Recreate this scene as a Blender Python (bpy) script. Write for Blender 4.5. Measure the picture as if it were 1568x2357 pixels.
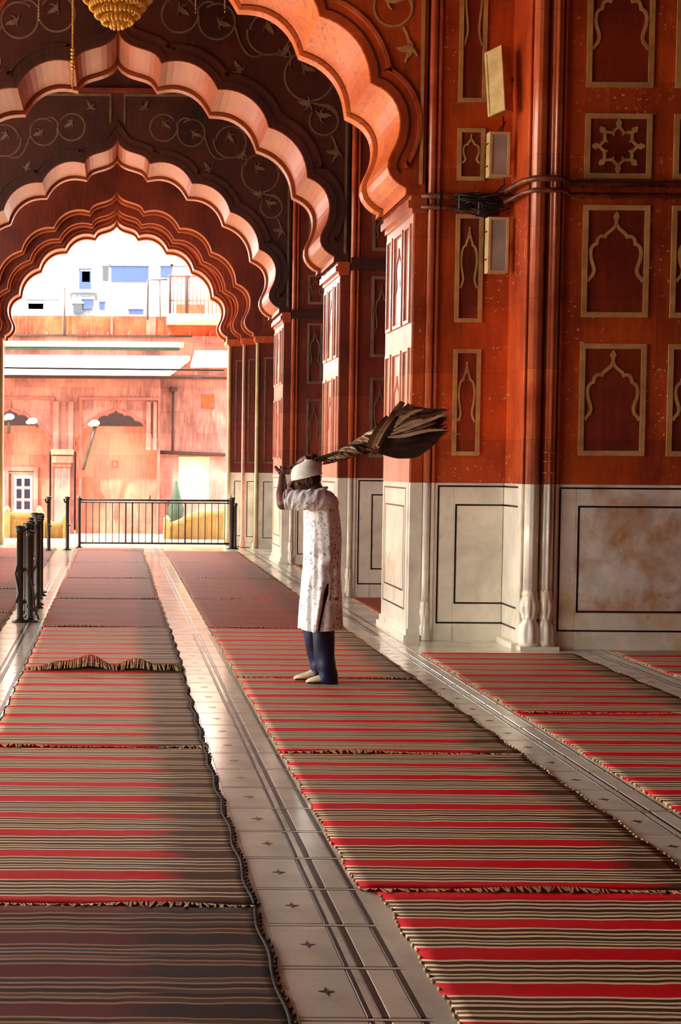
import bpy, bmesh, math, random
from mathutils import Vector, Matrix
from mathutils.geometry import tessellate_polygon
R_ = random.Random(7)
C = bpy.context.scene.collection
for o in list(bpy.data.objects): bpy.data.objects.remove(o)

# ------------------------------------------------------------------ camera
F = 3500.0; VX, VY, EYE = 265.0, 1068.0, 1.62
th, ro = math.radians(3), math.radians(0.4)
fw = Vector((0, math.cos(th), -math.sin(th))); r0 = Vector((1, 0, 0)); u0 = Vector((0, math.sin(th), math.cos(th)))
rt = r0*math.cos(ro) + u0*math.sin(ro); up = u0*math.cos(ro) - r0*math.sin(ro)
PX = VX - F*rt.y/fw.y; PY = VY + F*up.y/fw.y
def P(x, y, Y=None, z=None):                      # photograph pixel -> point at distance Y (or height z)
    d = rt*((x-PX)/F) + up*(-(y-PY)/F) + fw
    k = Y/d.y if Y is not None else (z-EYE)/d.z
    return Vector((d.x*k, d.y*k, EYE + d.z*k))
cam = bpy.data.objects.new('camera', bpy.data.cameras.new('camera')); C.objects.link(cam)
cam.matrix_world = Matrix((( rt.x, up.x, -fw.x, 0), (rt.y, up.y, -fw.y, 0), (rt.z, up.z, -fw.z, EYE), (0, 0, 0, 1)))
cam.data.sensor_fit = 'VERTICAL'; cam.data.sensor_height = 36; cam.data.lens = F/2357*36
cam.data.shift_x = (784-PX)/2357; cam.data.shift_y = (PY-1178.5)/2357
cam.data.clip_end = 400
bpy.context.scene.camera = cam

# ------------------------------------------------------------------ light
w = bpy.data.worlds.new('sky'); bpy.context.scene.world = w; w.use_nodes = True
bg = w.node_tree.nodes['Background']; bg.inputs[0].default_value = (1.0, 0.95, 0.87, 1); bg.inputs[1].default_value = 6.2
sd = bpy.data.lights.new('sun', 'SUN'); sd.energy = 7.0; sd.angle = math.radians(1.5); sd.color = (1, .90, .76)
sun = bpy.data.objects.new('sun', sd); C.objects.link(sun)
sun.rotation_euler = Vector((-0.52, -0.50, 0.80)).to_track_quat('Z', 'Y').to_euler()
vs = bpy.context.scene.view_settings
vs.view_transform = 'Standard'; vs.look = 'None'; vs.gamma = 1; vs.use_curve_mapping = False
vs.exposure = 0.95

# ------------------------------------------------------------------ materials
def lin(c):
    return tuple(((v/255)/12.92 if v/255 <= .04045 else ((v/255+.055)/1.055)**2.4) for v in c) + (1,)
class NT:
    def __init__(s, name):
        s.m = bpy.data.materials.new(name); s.m.use_nodes = True; s.t = s.m.node_tree; s.b = s.t.nodes['Principled BSDF']
    def n(s, typ, **kw):
        x = s.t.nodes.new(typ)
        for k, v in kw.items():
            if k.startswith('i_'): x.inputs[k[2:].replace('_', ' ')].default_value = v
            else: setattr(x, k, v)
        return x
    def l(s, a, b): s.t.links.new(a, b)
    def coord(s, scale=(1, 1, 1), kind='Object'):
        tc = s.n('ShaderNodeTexCoord'); mp = s.n('ShaderNodeMapping'); mp.inputs['Scale'].default_value = scale
        s.l(tc.outputs[kind], mp.inputs[0]); return mp.outputs[0]
    def noise(s, vec, scale, detail=4, rough=.6, dist=0):
        x = s.n('ShaderNodeTexNoise'); x.inputs['Scale'].default_value = scale; x.inputs['Detail'].default_value = detail
        x.inputs['Roughness'].default_value = rough; x.inputs['Distortion'].default_value = dist
        s.l(vec, x.inputs['Vector']); return x.outputs['Fac']
    def ramp(s, fac, stops, const=False):
        x = s.n('ShaderNodeValToRGB'); e = x.color_ramp.elements
        if const: x.color_ramp.interpolation = 'CONSTANT'
        e[0].position, e[0].color = stops[0]; e[1].position, e[1].color = stops[1]
        for p, c in stops[2:]:
            k = e.new(p); k.color = c
        s.l(fac, x.inputs[0]); return x.outputs[0]
    def mix(s, fac, a, b, mode='MIX'):
        x = s.n('ShaderNodeMix', data_type='RGBA', blend_type=mode)
        for sock, v in ((x.inputs[0], fac), (x.inputs[6], a), (x.inputs[7], b)):
            if hasattr(v, 'links'): s.l(v, sock)
            else: sock.default_value = v
        return x.outputs[2]
    def math(s, op, a, b=0, c=0):
        x = s.n('ShaderNodeMath', operation=op)
        for i, v in enumerate((a, b, c)):
            if hasattr(v, 'links'): s.l(v, x.inputs[i])
            else: x.inputs[i].default_value = v
        return x.outputs[0]
    def bump(s, h, st=.3, d=.01):
        x = s.n('ShaderNodeBump'); x.inputs['Strength'].default_value = st; x.inputs['Distance'].default_value = d
        s.l(h, x.inputs['Height']); s.l(x.outputs[0], s.b.inputs['Normal'])
W1 = (1, 1, 1, 1); B0 = (0, 0, 0, 1)
def plain(name, c, rough=.6, c2=None, scale=8, bump=.15, metal=0, bd=.004, stretch=(1, 1, 1), spec=.5):
    t = NT(name); v = t.coord(stretch); n = t.noise(v, scale)
    c2 = c2 or tuple(int(k*.75) for k in c)
    t.l(t.ramp(n, [(.35, lin(c2)), (.65, lin(c))]), t.b.inputs['Base Color'])
    t.b.inputs['Roughness'].default_value = rough; t.b.inputs['Metallic'].default_value = metal
    t.b.inputs['Specular IOR Level'].default_value = spec
    if bump: t.bump(t.noise(v, scale*5), bump, bd)
    return t.m
def sandstone(name, c, c2, rough=.4, fleck=0, spec=.6, grain=.2):
    t = NT(name); v = t.coord((1, 1, 1))
    a = t.noise(v, 1.3, 5, .65); b = t.noise(t.coord((9, 9, 1.2)), 2.0, 4, .6)
    col = t.ramp(a, [(.36, lin(c2)), (.60, lin(c))])
    col = t.mix(1.0, col, t.ramp(t.noise(t.coord((1, 1, .8)), .55, 5, .6), [(.36, (.55, .5, .5, 1)), (.56, W1)]), 'MULTIPLY')
    col = t.mix(t.ramp(b, [(.45, B0), (.7, (.3, .3, .3, 1))]), col, lin(tuple(min(255, int(k*1.18+8)) for k in c)))
    # broad blocks of slightly different stone
    br = t.n('ShaderNodeTexBrick'); br.inputs['Scale'].default_value = 1; br.inputs['Mortar Size'].default_value = .002
    br.inputs['Brick Width'].default_value = .9; br.inputs['Row Height'].default_value = .62
    br.inputs['Color1'].default_value = (1, 1, 1, 1); br.inputs['Color2'].default_value = (.72, .70, .72, 1); br.inputs['Mortar'].default_value = (.45, .4, .4, 1)
    sp = t.n('ShaderNodeSeparateXYZ'); t.l(v, sp.inputs[0]); cb = t.n('ShaderNodeCombineXYZ')
    t.l(t.math('ADD', sp.outputs[0], sp.outputs[1]), cb.inputs[0]); t.l(sp.outputs[2], cb.inputs[1]); t.l(cb.outputs[0], br.inputs[0])
    col = t.mix(1.0, col, br.outputs[0], 'MULTIPLY')
    if fleck:
        f = t.noise(v, 26, 3, .5); g = t.noise(v, 1.6, 2)
        msk = t.math('MULTIPLY', t.ramp(f, [(.635, B0), (.67, W1)]), t.ramp(g, [(.45, B0), (.58, W1)]))
        col = t.mix(msk, col, lin((225, 170, 140)))
    t.l(col, t.b.inputs['Base Color']); t.b.inputs['Roughness'].default_value = rough
    t.b.inputs['Specular IOR Level'].default_value = spec
    t.bump(t.noise(v, 40, 3), grain, .003); return t.m
def marble(name, c, stain, amt=.5, rough=.28, sc=1.2, vein=True):
    t = NT(name); v = t.coord()
    a = t.noise(v, 2.2, 5, .6, .6); s = t.noise(v, sc, 5, .62, .3)
    col = t.ramp(a, [(.3, lin(tuple(int(k*.84) for k in c))), (.62, lin(c))])
    col = t.mix(t.ramp(s, [(.60-amt*.2, B0), (.76-amt*.15, (.9, .9, .9, 1))]), col, lin(stain))
    d = t.noise(v, 9, 3, .6)
    col = t.mix(t.math('MULTIPLY', t.ramp(d, [(.62, B0), (.72, (.6, .6, .6, 1))]), t.ramp(s, [(.5, B0), (.62, W1)])), col, lin((90, 78, 62)))
    t.l(col, t.b.inputs['Base Color']); t.b.inputs['Roughness'].default_value = rough
    t.b.inputs['Specular IOR Level'].default_value = .6
    t.bump(t.noise(v, 14, 3), .06, .004); return t.m
M = {}
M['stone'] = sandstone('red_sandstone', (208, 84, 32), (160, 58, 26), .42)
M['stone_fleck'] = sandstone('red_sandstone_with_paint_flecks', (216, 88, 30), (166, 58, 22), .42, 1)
M['stone_shade'] = sandstone('shade_toned_red_sandstone', (84, 34, 24), (52, 22, 18), .55)  # shade on the spandrels put into a darker stone colour
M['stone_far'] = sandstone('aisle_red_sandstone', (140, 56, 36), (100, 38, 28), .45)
M['jamb'] = sandstone('jamb_sandstone_with_glare', (238, 176, 150), (224, 140, 112), .30, 0, .8)  # glare on the jambs whitened into the stone colour
M['field'] = sandstone('panel_field_sandstone', (150, 52, 26), (104, 36, 22), .42)
M['moulding'] = sandstone('highlit_moulding_sandstone', (226, 118, 72), (184, 76, 44), .24, 0, .8)  # base lightened to carry the highlights on the mouldings
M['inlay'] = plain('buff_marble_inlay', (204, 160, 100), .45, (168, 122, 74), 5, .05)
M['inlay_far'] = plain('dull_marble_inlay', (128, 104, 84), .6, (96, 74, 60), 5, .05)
M['marble'] = marble('white_marble', (246, 238, 218), (218, 186, 128), .2)
M['marble_stained'] = marble('stained_white_marble', (248, 242, 230), (184, 122, 40), .72, .28, 1.9)
M['marble_floor'] = marble('floor_marble', (224, 214, 196), (180, 146, 96), .3, .15, 1.5)
M['limestone'] = plain('cream_limestone', (206, 188, 138), .6, (180, 156, 104), 3)
M['black'] = plain('black_marble_inlay', (30, 26, 26), .3, (22, 18, 18), 8, .0)
M['grout'] = plain('grout', (44, 34, 28), .8)
M['iron'] = plain('dark_painted_iron', (34, 28, 26), .45, (60, 42, 32), 10, .2)
M['pipe'] = plain('brown_painted_pipe', (128, 62, 40), .35, (60, 30, 24), 6, .1)
M['cable'] = plain('black_cable', (16, 14, 14), .5)
M['cream_paint'] = plain('cream_paint', (226, 204, 150), .5, (200, 170, 110))
M['orange_metal'] = plain('orange_lamp_casing', (200, 120, 40), .4, (150, 76, 24))
M['grey_glass'] = plain('grey_lamp_glass', (176, 180, 174), .2, (140, 148, 146), 3, 0)
M['gold'] = plain('amber_crystal_bead', (244, 204, 100), .15, (206, 156, 56), 30, 0, .05)
M['silver'] = plain('clear_crystal_bead', (170, 150, 120), .15, (120, 100, 80), 30, 0, .3)
# soffit with carved red leaf lines
t = NT('carved_soffit_sandstone'); v = t.coord((1, .35, 1)); a = t.noise(t.coord(), 1.5, 4)
wv = t.n('ShaderNodeTexNoise'); wv.noise_dimensions = '3D'; wv.inputs['Scale'].default_value = 5; wv.inputs['Detail'].default_value = 2; wv.inputs['Distortion'].default_value = 2.2
t.l(v, wv.inputs['Vector'])
ln = t.math('ABSOLUTE', t.math('SUBTRACT', t.math('FRACT', t.math('MULTIPLY', wv.outputs[0], 5)), .5))
base = t.ramp(a, [(.35, lin((206, 96, 38))), (.65, lin((232, 128, 66)))])
t.l(t.mix(t.ramp(ln, [(.03, (.8, .8, .8, 1)), (.09, B0)]), base, lin((176, 60, 26))), t.b.inputs['Base Color'])
t.b.inputs['Roughness'].default_value = .42; t.bump(ln, .25, .006); M['soffit'] = t.m
t = NT('soffit_far_dimmed'); t.l(t.ramp(t.noise(t.coord((1, .3, 1)), 3), [(.3, lin((140, 62, 28))), (.7, lin((176, 86, 40)))]), t.b.inputs['Base Color'])  # soffit colour darkened for the weaker light down the aisle
t.b.inputs['Roughness'].default_value = .45; M['soffit_far_dimmed'] = t.m
# rugs
def rug_mat(name, red, brown, cream, xr, wob=0.0):
    t = NT(name); v = t.coord(); sp = t.n('ShaderNodeSeparateXYZ'); t.l(v, sp.inputs[0])
    wn = t.noise(t.coord((2.5, .6, 1)), 2, 2)
    y = t.math('ADD', sp.outputs[1], t.math('MULTIPLY', t.math('SUBTRACT', wn, .5), .035))
    fr = t.math('FRACT', t.math('DIVIDE', y, .34))
    z = lambda c: lin(c)
    st = [(0, z(red)), (.30, z(cream)), (.35, z(brown)), (.42, z(cream)), (.475, z((96, 80, 44))), (.53, z(cream)), (.57, z(brown)), (.66, z(cream)), (.715, z(brown)), (.78, z(cream)), (.835, z(brown)), (.92, z(cream)), (.965, z(red))]
    col = t.ramp(fr, st, True)
    alt = t.ramp(fr, [(0, z(brown)), (.31, z(cream)), (.345, z((84, 62, 44))), (.44, z(cream)), (.475, z(brown)), (.56, z((96, 66, 46))), (.66, z(cream)), (.695, z(brown)), (.80, z(cream)), (.84, z((90, 64, 44))), (.94, z(cream)), (.965, z(brown))], True)
    xn = t.math('ADD', sp.outputs[0], t.math('MULTIPLY', t.math('SUBTRACT', t.noise(t.coord((1, 9, 1)), 1.2, 2), .5), .5))
    msk = t.ramp(t.math('DIVIDE', xn, 1.4), [(xr-.05, B0), (xr+.05, W1)])
    col = t.mix(msk, col, alt)
    yarn = t.noise(t.coord((14, 160, 1)), 3, 2)
    col = t.mix(t.ramp(yarn, [(.3, (.22, .22, .22, 1)), (.6, B0)]), col, B0)
    t.l(col, t.b.inputs['Base Color']); t.b.inputs['Roughness'].default_value = .62
    t.b.inputs['Specular IOR Level'].default_value = .12
    t.bump(t.math('ADD', yarn, t.math('MULTIPLY', fr, .6)), .5, .004); return t.m
M['rug'] = rug_mat('striped_red_wool', (226, 4, 20), (88, 48, 28), (250, 216, 174), .66)
M['rug_b'] = rug_mat('striped_red_wool_wide', (232, 2, 28), (88, 48, 28), (250, 218, 178), .80)
M['rug_dark'] = rug_mat('striped_maroon_wool', (104, 22, 14), (48, 22, 14), (186, 128, 104), .55)
M['rug_plain'] = rug_mat('faded_maroon_wool', (170, 56, 44), (128, 60, 46), (176, 96, 76), .7)
M['fringe'] = plain('cream_fringe', (226, 200, 150), .8, (150, 110, 70), 30)
M['fringe_dark'] = plain('dark_selvedge', (60, 34, 26), .8, (36, 20, 16), 30)

# ------------------------------------------------------------------ mesh helpers
class MB:
    def __init__(s, mat=None): s.v = []; s.f = []; s.M = mat
    def add(s, vs, fs):
        o = len(s.v)
        s.v += [tuple(s.M @ Vector(p)) if s.M else tuple(p) for p in vs]; s.f += [tuple(o+i for i in f) for f in fs]
    def box(s, x0, x1, y0, y1, z0, z1, b=0):
        s.add([(x, y, z) for z in (z0, z1) for x, y in ((x0, y0), (x1, y0), (x1, y1), (x0, y1))],
              [(3, 2, 1, 0), (4, 5, 6, 7), (0, 1, 5, 4), (1, 2, 6, 5), (2, 3, 7, 6), (3, 0, 4, 7)])
    def bbox(s, x0, x1, y0, y1, z0, z1, b):          # box with bevelled front (-y) edges
        s.add([(x0, y1, z0), (x1, y1, z0), (x1, y1, z1), (x0, y1, z1), (x0, y0+b, z0), (x1, y0+b, z0), (x1, y0+b, z1), (x0, y0+b, z1),
               (x0+b, y0, z0+b), (x1-b, y0, z0+b), (x1-b, y0, z1-b), (x0+b, y0, z1-b)],
              [(0, 3, 2, 1), (0, 1, 5, 4), (1, 2, 6, 5), (2, 3, 7, 6), (3, 0, 4, 7), (4, 5, 9, 8), (5, 6, 10, 9), (6, 7, 11, 10), (7, 4, 8, 11), (8, 9, 10, 11)])
    def frame(s, x0, x1, z0, z1, wd, y0, y1):        # rectangular border, front at y0
        a = [(x0, z0), (x1, z0), (x1, z1), (x0, z1)]; b = [(x0+wd, z0+wd), (x1-wd, z0+wd), (x1-wd, z1-wd), (x0+wd, z1-wd)]
        vs = [(x, y0, z) for x, z in a+b] + [(x, y1, z) for x, z in a+b]; fs = []
        for i in range(4):
            j = (i+1) % 4
            fs += [(i, j, 4+j, 4+i), (8+i, i, 4+i, 12+i)[::1] if 0 else (i, 8+i, 8+j, j), (4+i, 4+j, 12+j, 12+i)]
        s.add(vs, fs)
    def ribbon(s, pts, wd, y0, y1, closed=False, taper=None):    # line of width wd in the xz plane
        n = len(pts); L = []; R = []
        for i in range(n):
            a = Vector(pts[(i-1) % n] if (closed or i > 0) else pts[i]); b = Vector(pts[(i+1) % n] if (closed or i < n-1) else pts[i]); p = Vector(pts[i])
            d1 = (p-a).normalized() if (p-a).length > 1e-6 else (b-p).normalized(); d2 = (b-p).normalized() if (b-p).length > 1e-6 else d1
            t = (d1+d2); t = t.normalized() if t.length > .1 else d1
            nn = Vector((-t.y, t.x)); k = 1/max(.5, nn.dot(Vector((-d1.y, d1.x))))
            h = wd/2*k*(taper[i] if taper else 1)
            L.append(p+nn*h); R.append(p-nn*h)
        vs = [(q.x, y0, q.y) for q in L] + [(q.x, y0, q.y) for q in R] + [(q.x, y1, q.y) for q in L] + [(q.x, y1, q.y) for q in R]
        fs = []
        for i in range(n if closed else n-1):
            j = (i+1) % n
            fs += [(i, n+i, n+j, j), (i, j, 2*n+j, 2*n+i), (n+j, n+i, 3*n+i, 3*n+j), (2*n+i, 2*n+j, 3*n+j, 3*n+i)]
        s.add(vs, fs)
    def tube(s, pts, r, n=8, cap=True, flat=None):
        pts = [Vector(p) for p in pts]; rr = r if isinstance(r, (list, tuple)) else [r]*len(pts)
        prev = None; rings = []
        for i, p in enumerate(pts):
            t = (pts[min(i+1, len(pts)-1)]-pts[max(i-1, 0)]).normalized()
            if prev is None:
                prev = t.cross(Vector((0, 0, 1)));
                if prev.length < .1: prev = t.cross(Vector((0, 1, 0)))
            a = (prev - t*prev.dot(t)).normalized(); b = t.cross(a); prev = a
            f2 = flat if flat else 1
            rings.append([p + a*math.cos(k*2*math.pi/n)*rr[i] + b*math.sin(k*2*math.pi/n)*rr[i]*f2 for k in range(n)])
        vs = [q for rg in rings for q in rg]; fs = []
        for i in range(len(pts)-1):
            for k in range(n):
                fs.append((i*n+k, i*n+(k+1) % n, (i+1)*n+(k+1) % n, (i+1)*n+k))
        if cap: fs.append(tuple(range(n))[::-1]); fs.append(tuple(range((len(pts)-1)*n, len(pts)*n)))
        s.add(vs, fs)
    def lathe(s, prof, cx=0, cy=0, n=20, mod=None):   # prof [(r,z)], mod(z, ang)->factor
        vs = []; fs = []
        for r, z in prof:
            for k in range(n):
                a = k*2*math.pi/n; q = r*(mod(z, a) if mod else 1); vs.append((cx+q*math.cos(a), cy+q*math.sin(a), z))
        for i in range(len(prof)-1):
            for k in range(n): fs.append((i*n+k, i*n+(k+1) % n, (i+1)*n+(k+1) % n, (i+1)*n+k))
        fs.append(tuple(range(n))[::-1]); fs.append(tuple(range((len(prof)-1)*n, len(prof)*n)))
        s.add(vs, fs)
    def ellipsoid(s, c, r, nu=12, nv=8, rot=None):
        vs = []; fs = []
        for j in range(1, nv):
            p = math.pi*j/nv
            for i in range(nu):
                a = 2*math.pi*i/nu; q = Vector((r[0]*math.sin(p)*math.cos(a), r[1]*math.sin(p)*math.sin(a), r[2]*math.cos(p)))
                if rot: q = rot @ q
                vs.append(Vector(c)+q)
        t = Vector((0, 0, r[2])); t = rot @ t if rot else t
        vs += [Vector(c)+t, Vector(c)-t]; T = len(vs)-2
        for j in range(nv-2):
            for i in range(nu): fs.append((j*nu+i, (j+1)*nu+i, (j+1)*nu+(i+1) % nu, j*nu+(i+1) % nu))
        for i in range(nu): fs.append((T, i, (i+1) % nu)); fs.append((T+1, (nv-2)*nu+(i+1) % nu, (nv-2)*nu+i))
        s.add(vs, fs)
    def build(s, name, mat, parent=None, smooth=False, mesh=None):
        me = bpy.data.meshes.new(name); me.from_pydata(s.v, [], s.f); me.validate()
        bm = bmesh.new(); bm.from_mesh(me); bmesh.ops.recalc_face_normals(bm, faces=bm.faces); bm.to_mesh(me); bm.free()
        if smooth:
            for p in me.polygons: p.use_smooth = True
        me.materials.append(mat); o = bpy.data.objects.new(name, me); C.objects.link(o)
        if parent: o.parent = parent
        return o
def tag(o, label, cat, group=None):
    o['label'] = label; o['category'] = cat
    if group: o['group'] = group
    return o
def struct(o): o['kind'] = 'structure'; return o
def empty(name, loc=(0, 0, 0)):
    e = bpy.data.objects.new(name, None); e.location = loc; C.objects.link(e); return e
def inst(src, loc, parent=None, rot=None, scale=None):
    c = src.copy(); C.objects.link(c); c.location = loc
    if parent: c.parent = parent
    if rot: c.rotation_euler = rot
    if scale: c.scale = scale
    return c
def bez(a, b, c, d, n=10):
    out = []
    for i in range(n+1):
        t = i/n; q = 1-t
        out.append((q**3*a[0]+3*q*q*t*b[0]+3*q*t*t*c[0]+t**3*d[0], q**3*a[1]+3*q*q*t*b[1]+3*q*t*t*c[1]+t**3*d[1]))
    return out
def lobe(a, b, sag, n=10):                            # circular lobe bulging to the left of a->b
    A, B = Vector(a), Vector(b); ch = (B-A).length; h = sag*ch; r = (ch*ch/4+h*h)/(2*h); m = (A+B)/2; nn = Vector((-(B-A).y, (B-A).x)).normalized()
    c = m - nn*(r-h); a0 = math.atan2(A.y-c.y, A.x-c.x); a1 = math.atan2(B.y-c.y, B.x-c.x)
    while a1 > a0: a1 -= 2*math.pi
    return [(c.x+r*math.cos(a0+(a1-a0)*i/n), c.y+r*math.sin(a0+(a1-a0)*i/n)) for i in range(n+1)]
def arch_half(n=10):
    p = bez((0, 6.86), (.10, 6.58), (.46, 6.72), (.53, 6.48), n)
    for a, b, s in (((.53, 6.48), (1.22, 6.17), .20), ((1.22, 6.17), (1.843, 5.72), .19), ((1.843, 5.72), (2.32, 5.12), .17)): p += lobe(a, b, s, n)[1:]
    p += bez((2.32, 5.12), (2.62, 5.02), (2.66, 4.72), (2.52, 4.48), n)[1:]
    p += bez((2.52, 4.48), (2.44, 4.34), (2.52, 4.24), (2.66, 4.17), 6)[1:]
    return p
SPR = 4.10
def arch_full(sx=1, sz=1, off=0, extra=True):
    h = [(x*sx, SPR+(z-SPR)*sz) for x, z in arch_half()]
    if extra: h += [(2.66*sx, SPR)]
    if off:
        q = []
        for i, p in enumerate(h):
            a = Vector(h[max(i-1, 0)]); b = Vector(h[min(i+1, len(h)-1)]); t = (b-a).normalized() if (b-a).length > 1e-6 else Vector((1, 0))
            if i == 0: q.append((0, p[1]+off*1.6)); continue
            q.append((max(0, p[0]-t.y*off), p[1]+t.x*off))
        h = q
    return [(-x, z) for x, z in h[::-1]][:-1] + h

# ------------------------------------------------------------------ floor
Y0, Y1 = -5.0, 31.2
strips = [(-1.10, -.71), (.55, .945), (2.30, 2.655), (3.98, 4.36), (5.66, 6.02)]
fm = MB(); fm.box(-12, 9, Y0, Y1, -.3, -.014)
edges = [-12] + [e for s in strips for e in s] + [9]
for i in range(0, len(edges), 2): fm.box(edges[i], edges[i+1], Y0, Y1, -.014, 0)
floor = struct(fm.build('floor', M['marble_floor']))
g = MB()
for a_, b_ in strips: g.box(a_, b_, 2.6, 29.6, -.0139, -.0125)
g.build('grout_bed', M['grout'], floor)
PITCH = .4575
slabA = MB(); slabA.bbox(0, .205, -.0, .014, 0, PITCH-.022, .003)    # built upright, turned flat below
RX = Matrix.Rotation(-math.pi/2, 4, 'X')
def flat_slab(wd, d):
    m = MB(); b = .003
    m.add([(0, 0, -.014), (wd, 0, -.014), (wd, d, -.014), (0, d, -.014), (0, 0, -b), (wd, 0, -b), (wd, d, -b), (0, d, -b), (b, b, 0), (wd-b, b, 0), (wd-b, d-b, 0), (b, d-b, 0)],
          [(3, 2, 1, 0), (0, 1, 5, 4), (1, 2, 6, 5), (2, 3, 7, 6), (3, 0, 4, 7), (4, 5, 9, 8), (5, 6, 10, 9), (6, 7, 11, 10), (7, 4, 8, 11), (8, 9, 10, 11)])
    return m
far = MB(); farb = MB()
cell = {}
def piece(kind, wd, d, mat):
    k = (kind, round(wd, 3), round(d, 3))
    if k not in cell:
        cell[k] = flat_slab(wd, d).build(kind, mat, floor); return cell[k]
    return inst(cell[k], (0, 0, 0), floor)
first = True; star_src = None
cols = [(0, .205, 'marble_slab'), (.205, .222, 'black_inlay_strip'), (.222, .246, 'marble_slab'), (.246, .272, 'black_inlay_strip'), (.272, .362, 'marble_slab'), (.362, .384, 'black_inlay_strip'), (.384, .40, 'marble_slab')]
for si, (x0, x1) in enumerate(strips):
    wdt = x1-x0; y = 3.02; k = 0
    while y < 29.2:
        for a, b, kd in cols:
            a2, b2 = a*wdt/.40, b*wdt/.40
            nearp = y < 14 and 0 < si < 4 or (si == 0 and 9 < y < 14)
            if nearp:
                if kd == 'marble_slab' and b-a < .05:
                    farm = far; dd = PITCH-.032; farm.box(x0+a2+.0005, x0+b2-.0005, y, y+dd, -.014, -.0004); continue
                o = piece(kd, b2-a2-.001, PITCH-.032, M['black'] if kd[0] == 'b' else M['marble_floor'])
                o.location = (x0+a2+.0005, y, -.0004 if kd[0] == 'b' else R_.uniform(-.0008, 0))
            else:
                (farb if kd[0] == 'b' else far).box(x0+a2+.0005, x0+b2-.0005, y, y+PITCH-.032, -.014, 0)
        # narrow cross strip between two fine joints
        far.box(x0, x1, y+PITCH-.025, y+PITCH-.007, -.014, -.0005)
        if si in (1, 2, 3) and y < 15:
            if star_src is None:
                m = MB(); pts = []
                for i in range(8):
                    rr = .026 if i % 2 == 0 else .008
                    pts.append((rr*math.cos(i*math.pi/4), rr*1.6*math.sin(i*math.pi/4)))
                m.add([(px_, py_, z) for z in (0, .0012) for px_, py_ in pts], [tuple(range(8, 16))] + [(i, (i+1) % 8, 8+(i+1) % 8, 8+i) for i in range(8)])
                star_src = m.build('star_inlay', M['black'], floor); o = star_src
            else: o = inst(star_src, (0, 0, 0), floor)
            o.location = (x0+.115*wdt/.4, y+PITCH/2-.01, 0)
        y += PITCH; k += 1
o = far.build('marble_slab', M['marble_floor'], floor); o['kind'] = 'stuff'
o = farb.build('black_inlay_strip', M['black'], floor); o['kind'] = 'stuff'

# ------------------------------------------------------------------ room shell
m = MB(); m.box(-7.6, 9, Y0, Y1+.3, 8.7, 9.1); struct(m.build('ceiling', M['stone_shade']))
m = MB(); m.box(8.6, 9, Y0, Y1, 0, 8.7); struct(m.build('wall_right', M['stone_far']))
m = MB(); m.box(-7.6, 9, Y0-.4, Y0, 0, 8.7); struct(m.build('wall_back_blocker', M['stone_far']))  # unseen wall added behind the camera to dim the nearest floor
m = MB(); m.box(-8.0, -7.6, Y0, 31.2, 5.4, 9.1); m.box(-8.0, -7.6, Y0, 5.4, 0, 5.4)  # unseen wall, closed and lowered to shade foreground and upper hall
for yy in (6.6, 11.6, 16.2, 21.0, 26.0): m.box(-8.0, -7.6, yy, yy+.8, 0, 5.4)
struct(m.build('wall_left_blocker', M['stone_far']))

def arch_wall(name, Y, thick, sx=1, sz=1, mat='stone_far', sof='soffit_far_dimmed', rim=True, xr=2.83, top=8.7):
    prof = arch_full(sx, sz)
    outer = [(-xr, SPR), (-xr, top), (xr, top), (xr, SPR)]
    poly = outer + prof[::-1]
    tri = tessellate_polygon([[Vector((x, z, 0)) for x, z in poly]])
    vs = [(x, 0, z) for x, z in poly] + [(x, thick, z) for x, z in poly]; n = len(poly)
    fs = [tuple(t) for t in tri] + [tuple(n+i for i in t)[::-1] for t in tri]
    for i in range(n): fs.append((i, (i+1) % n, n+(i+1) % n, n+i))
    m = MB(); m.add(vs, fs); W = struct(m.build(name, M[mat])); W.location = (0, Y, 0)
    # intrados skin just inside the opening
    ins = arch_full(sx, sz, -.012)
    m = MB()
    def band(p, q, y0, y1):
        a = len(p); m.add([(x, y0, z) for x, z in p] + [(x, y1, z) for x, z in p] + [(x, y0, z) for x, z in q] + [(x, y1, z) for x, z in q],
            sum([[(i, i+1, a+i+1, a+i), (2*a+i, 3*a+i, 3*a+i+1, 2*a+i+1), (i, 2*a+i, 2*a+i+1, i+1), (a+i, a+i+1, 3*a+i+1, 3*a+i)] for i in range(a-1)], []))
    band(ins, prof, .004, thick-.24)
    m.build('carved_soffit', M[sof], W)
    m = MB(); band(arch_full(sx, sz, -.05), prof, thick-.17, thick-.002); m.build('soffit_rim', M[sof], W)
    m = MB(); band(arch_full(sx, sz, .004) , arch_full(sx, sz, -.004), thick-.24, thick-.17); m.build('soffit_groove', M['stone_shade'], W)
    return W
def volute(cx, cz, r, a0, turns, n=26, shrink=.0):
    return [(cx+r*(1-shrink*i/n)*math.cos(a0+turns*2*math.pi*i/n), cz+r*(1-shrink*i/n)*math.sin(a0+turns*2*math.pi*i/n)) for i in range(n+1)]
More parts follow.
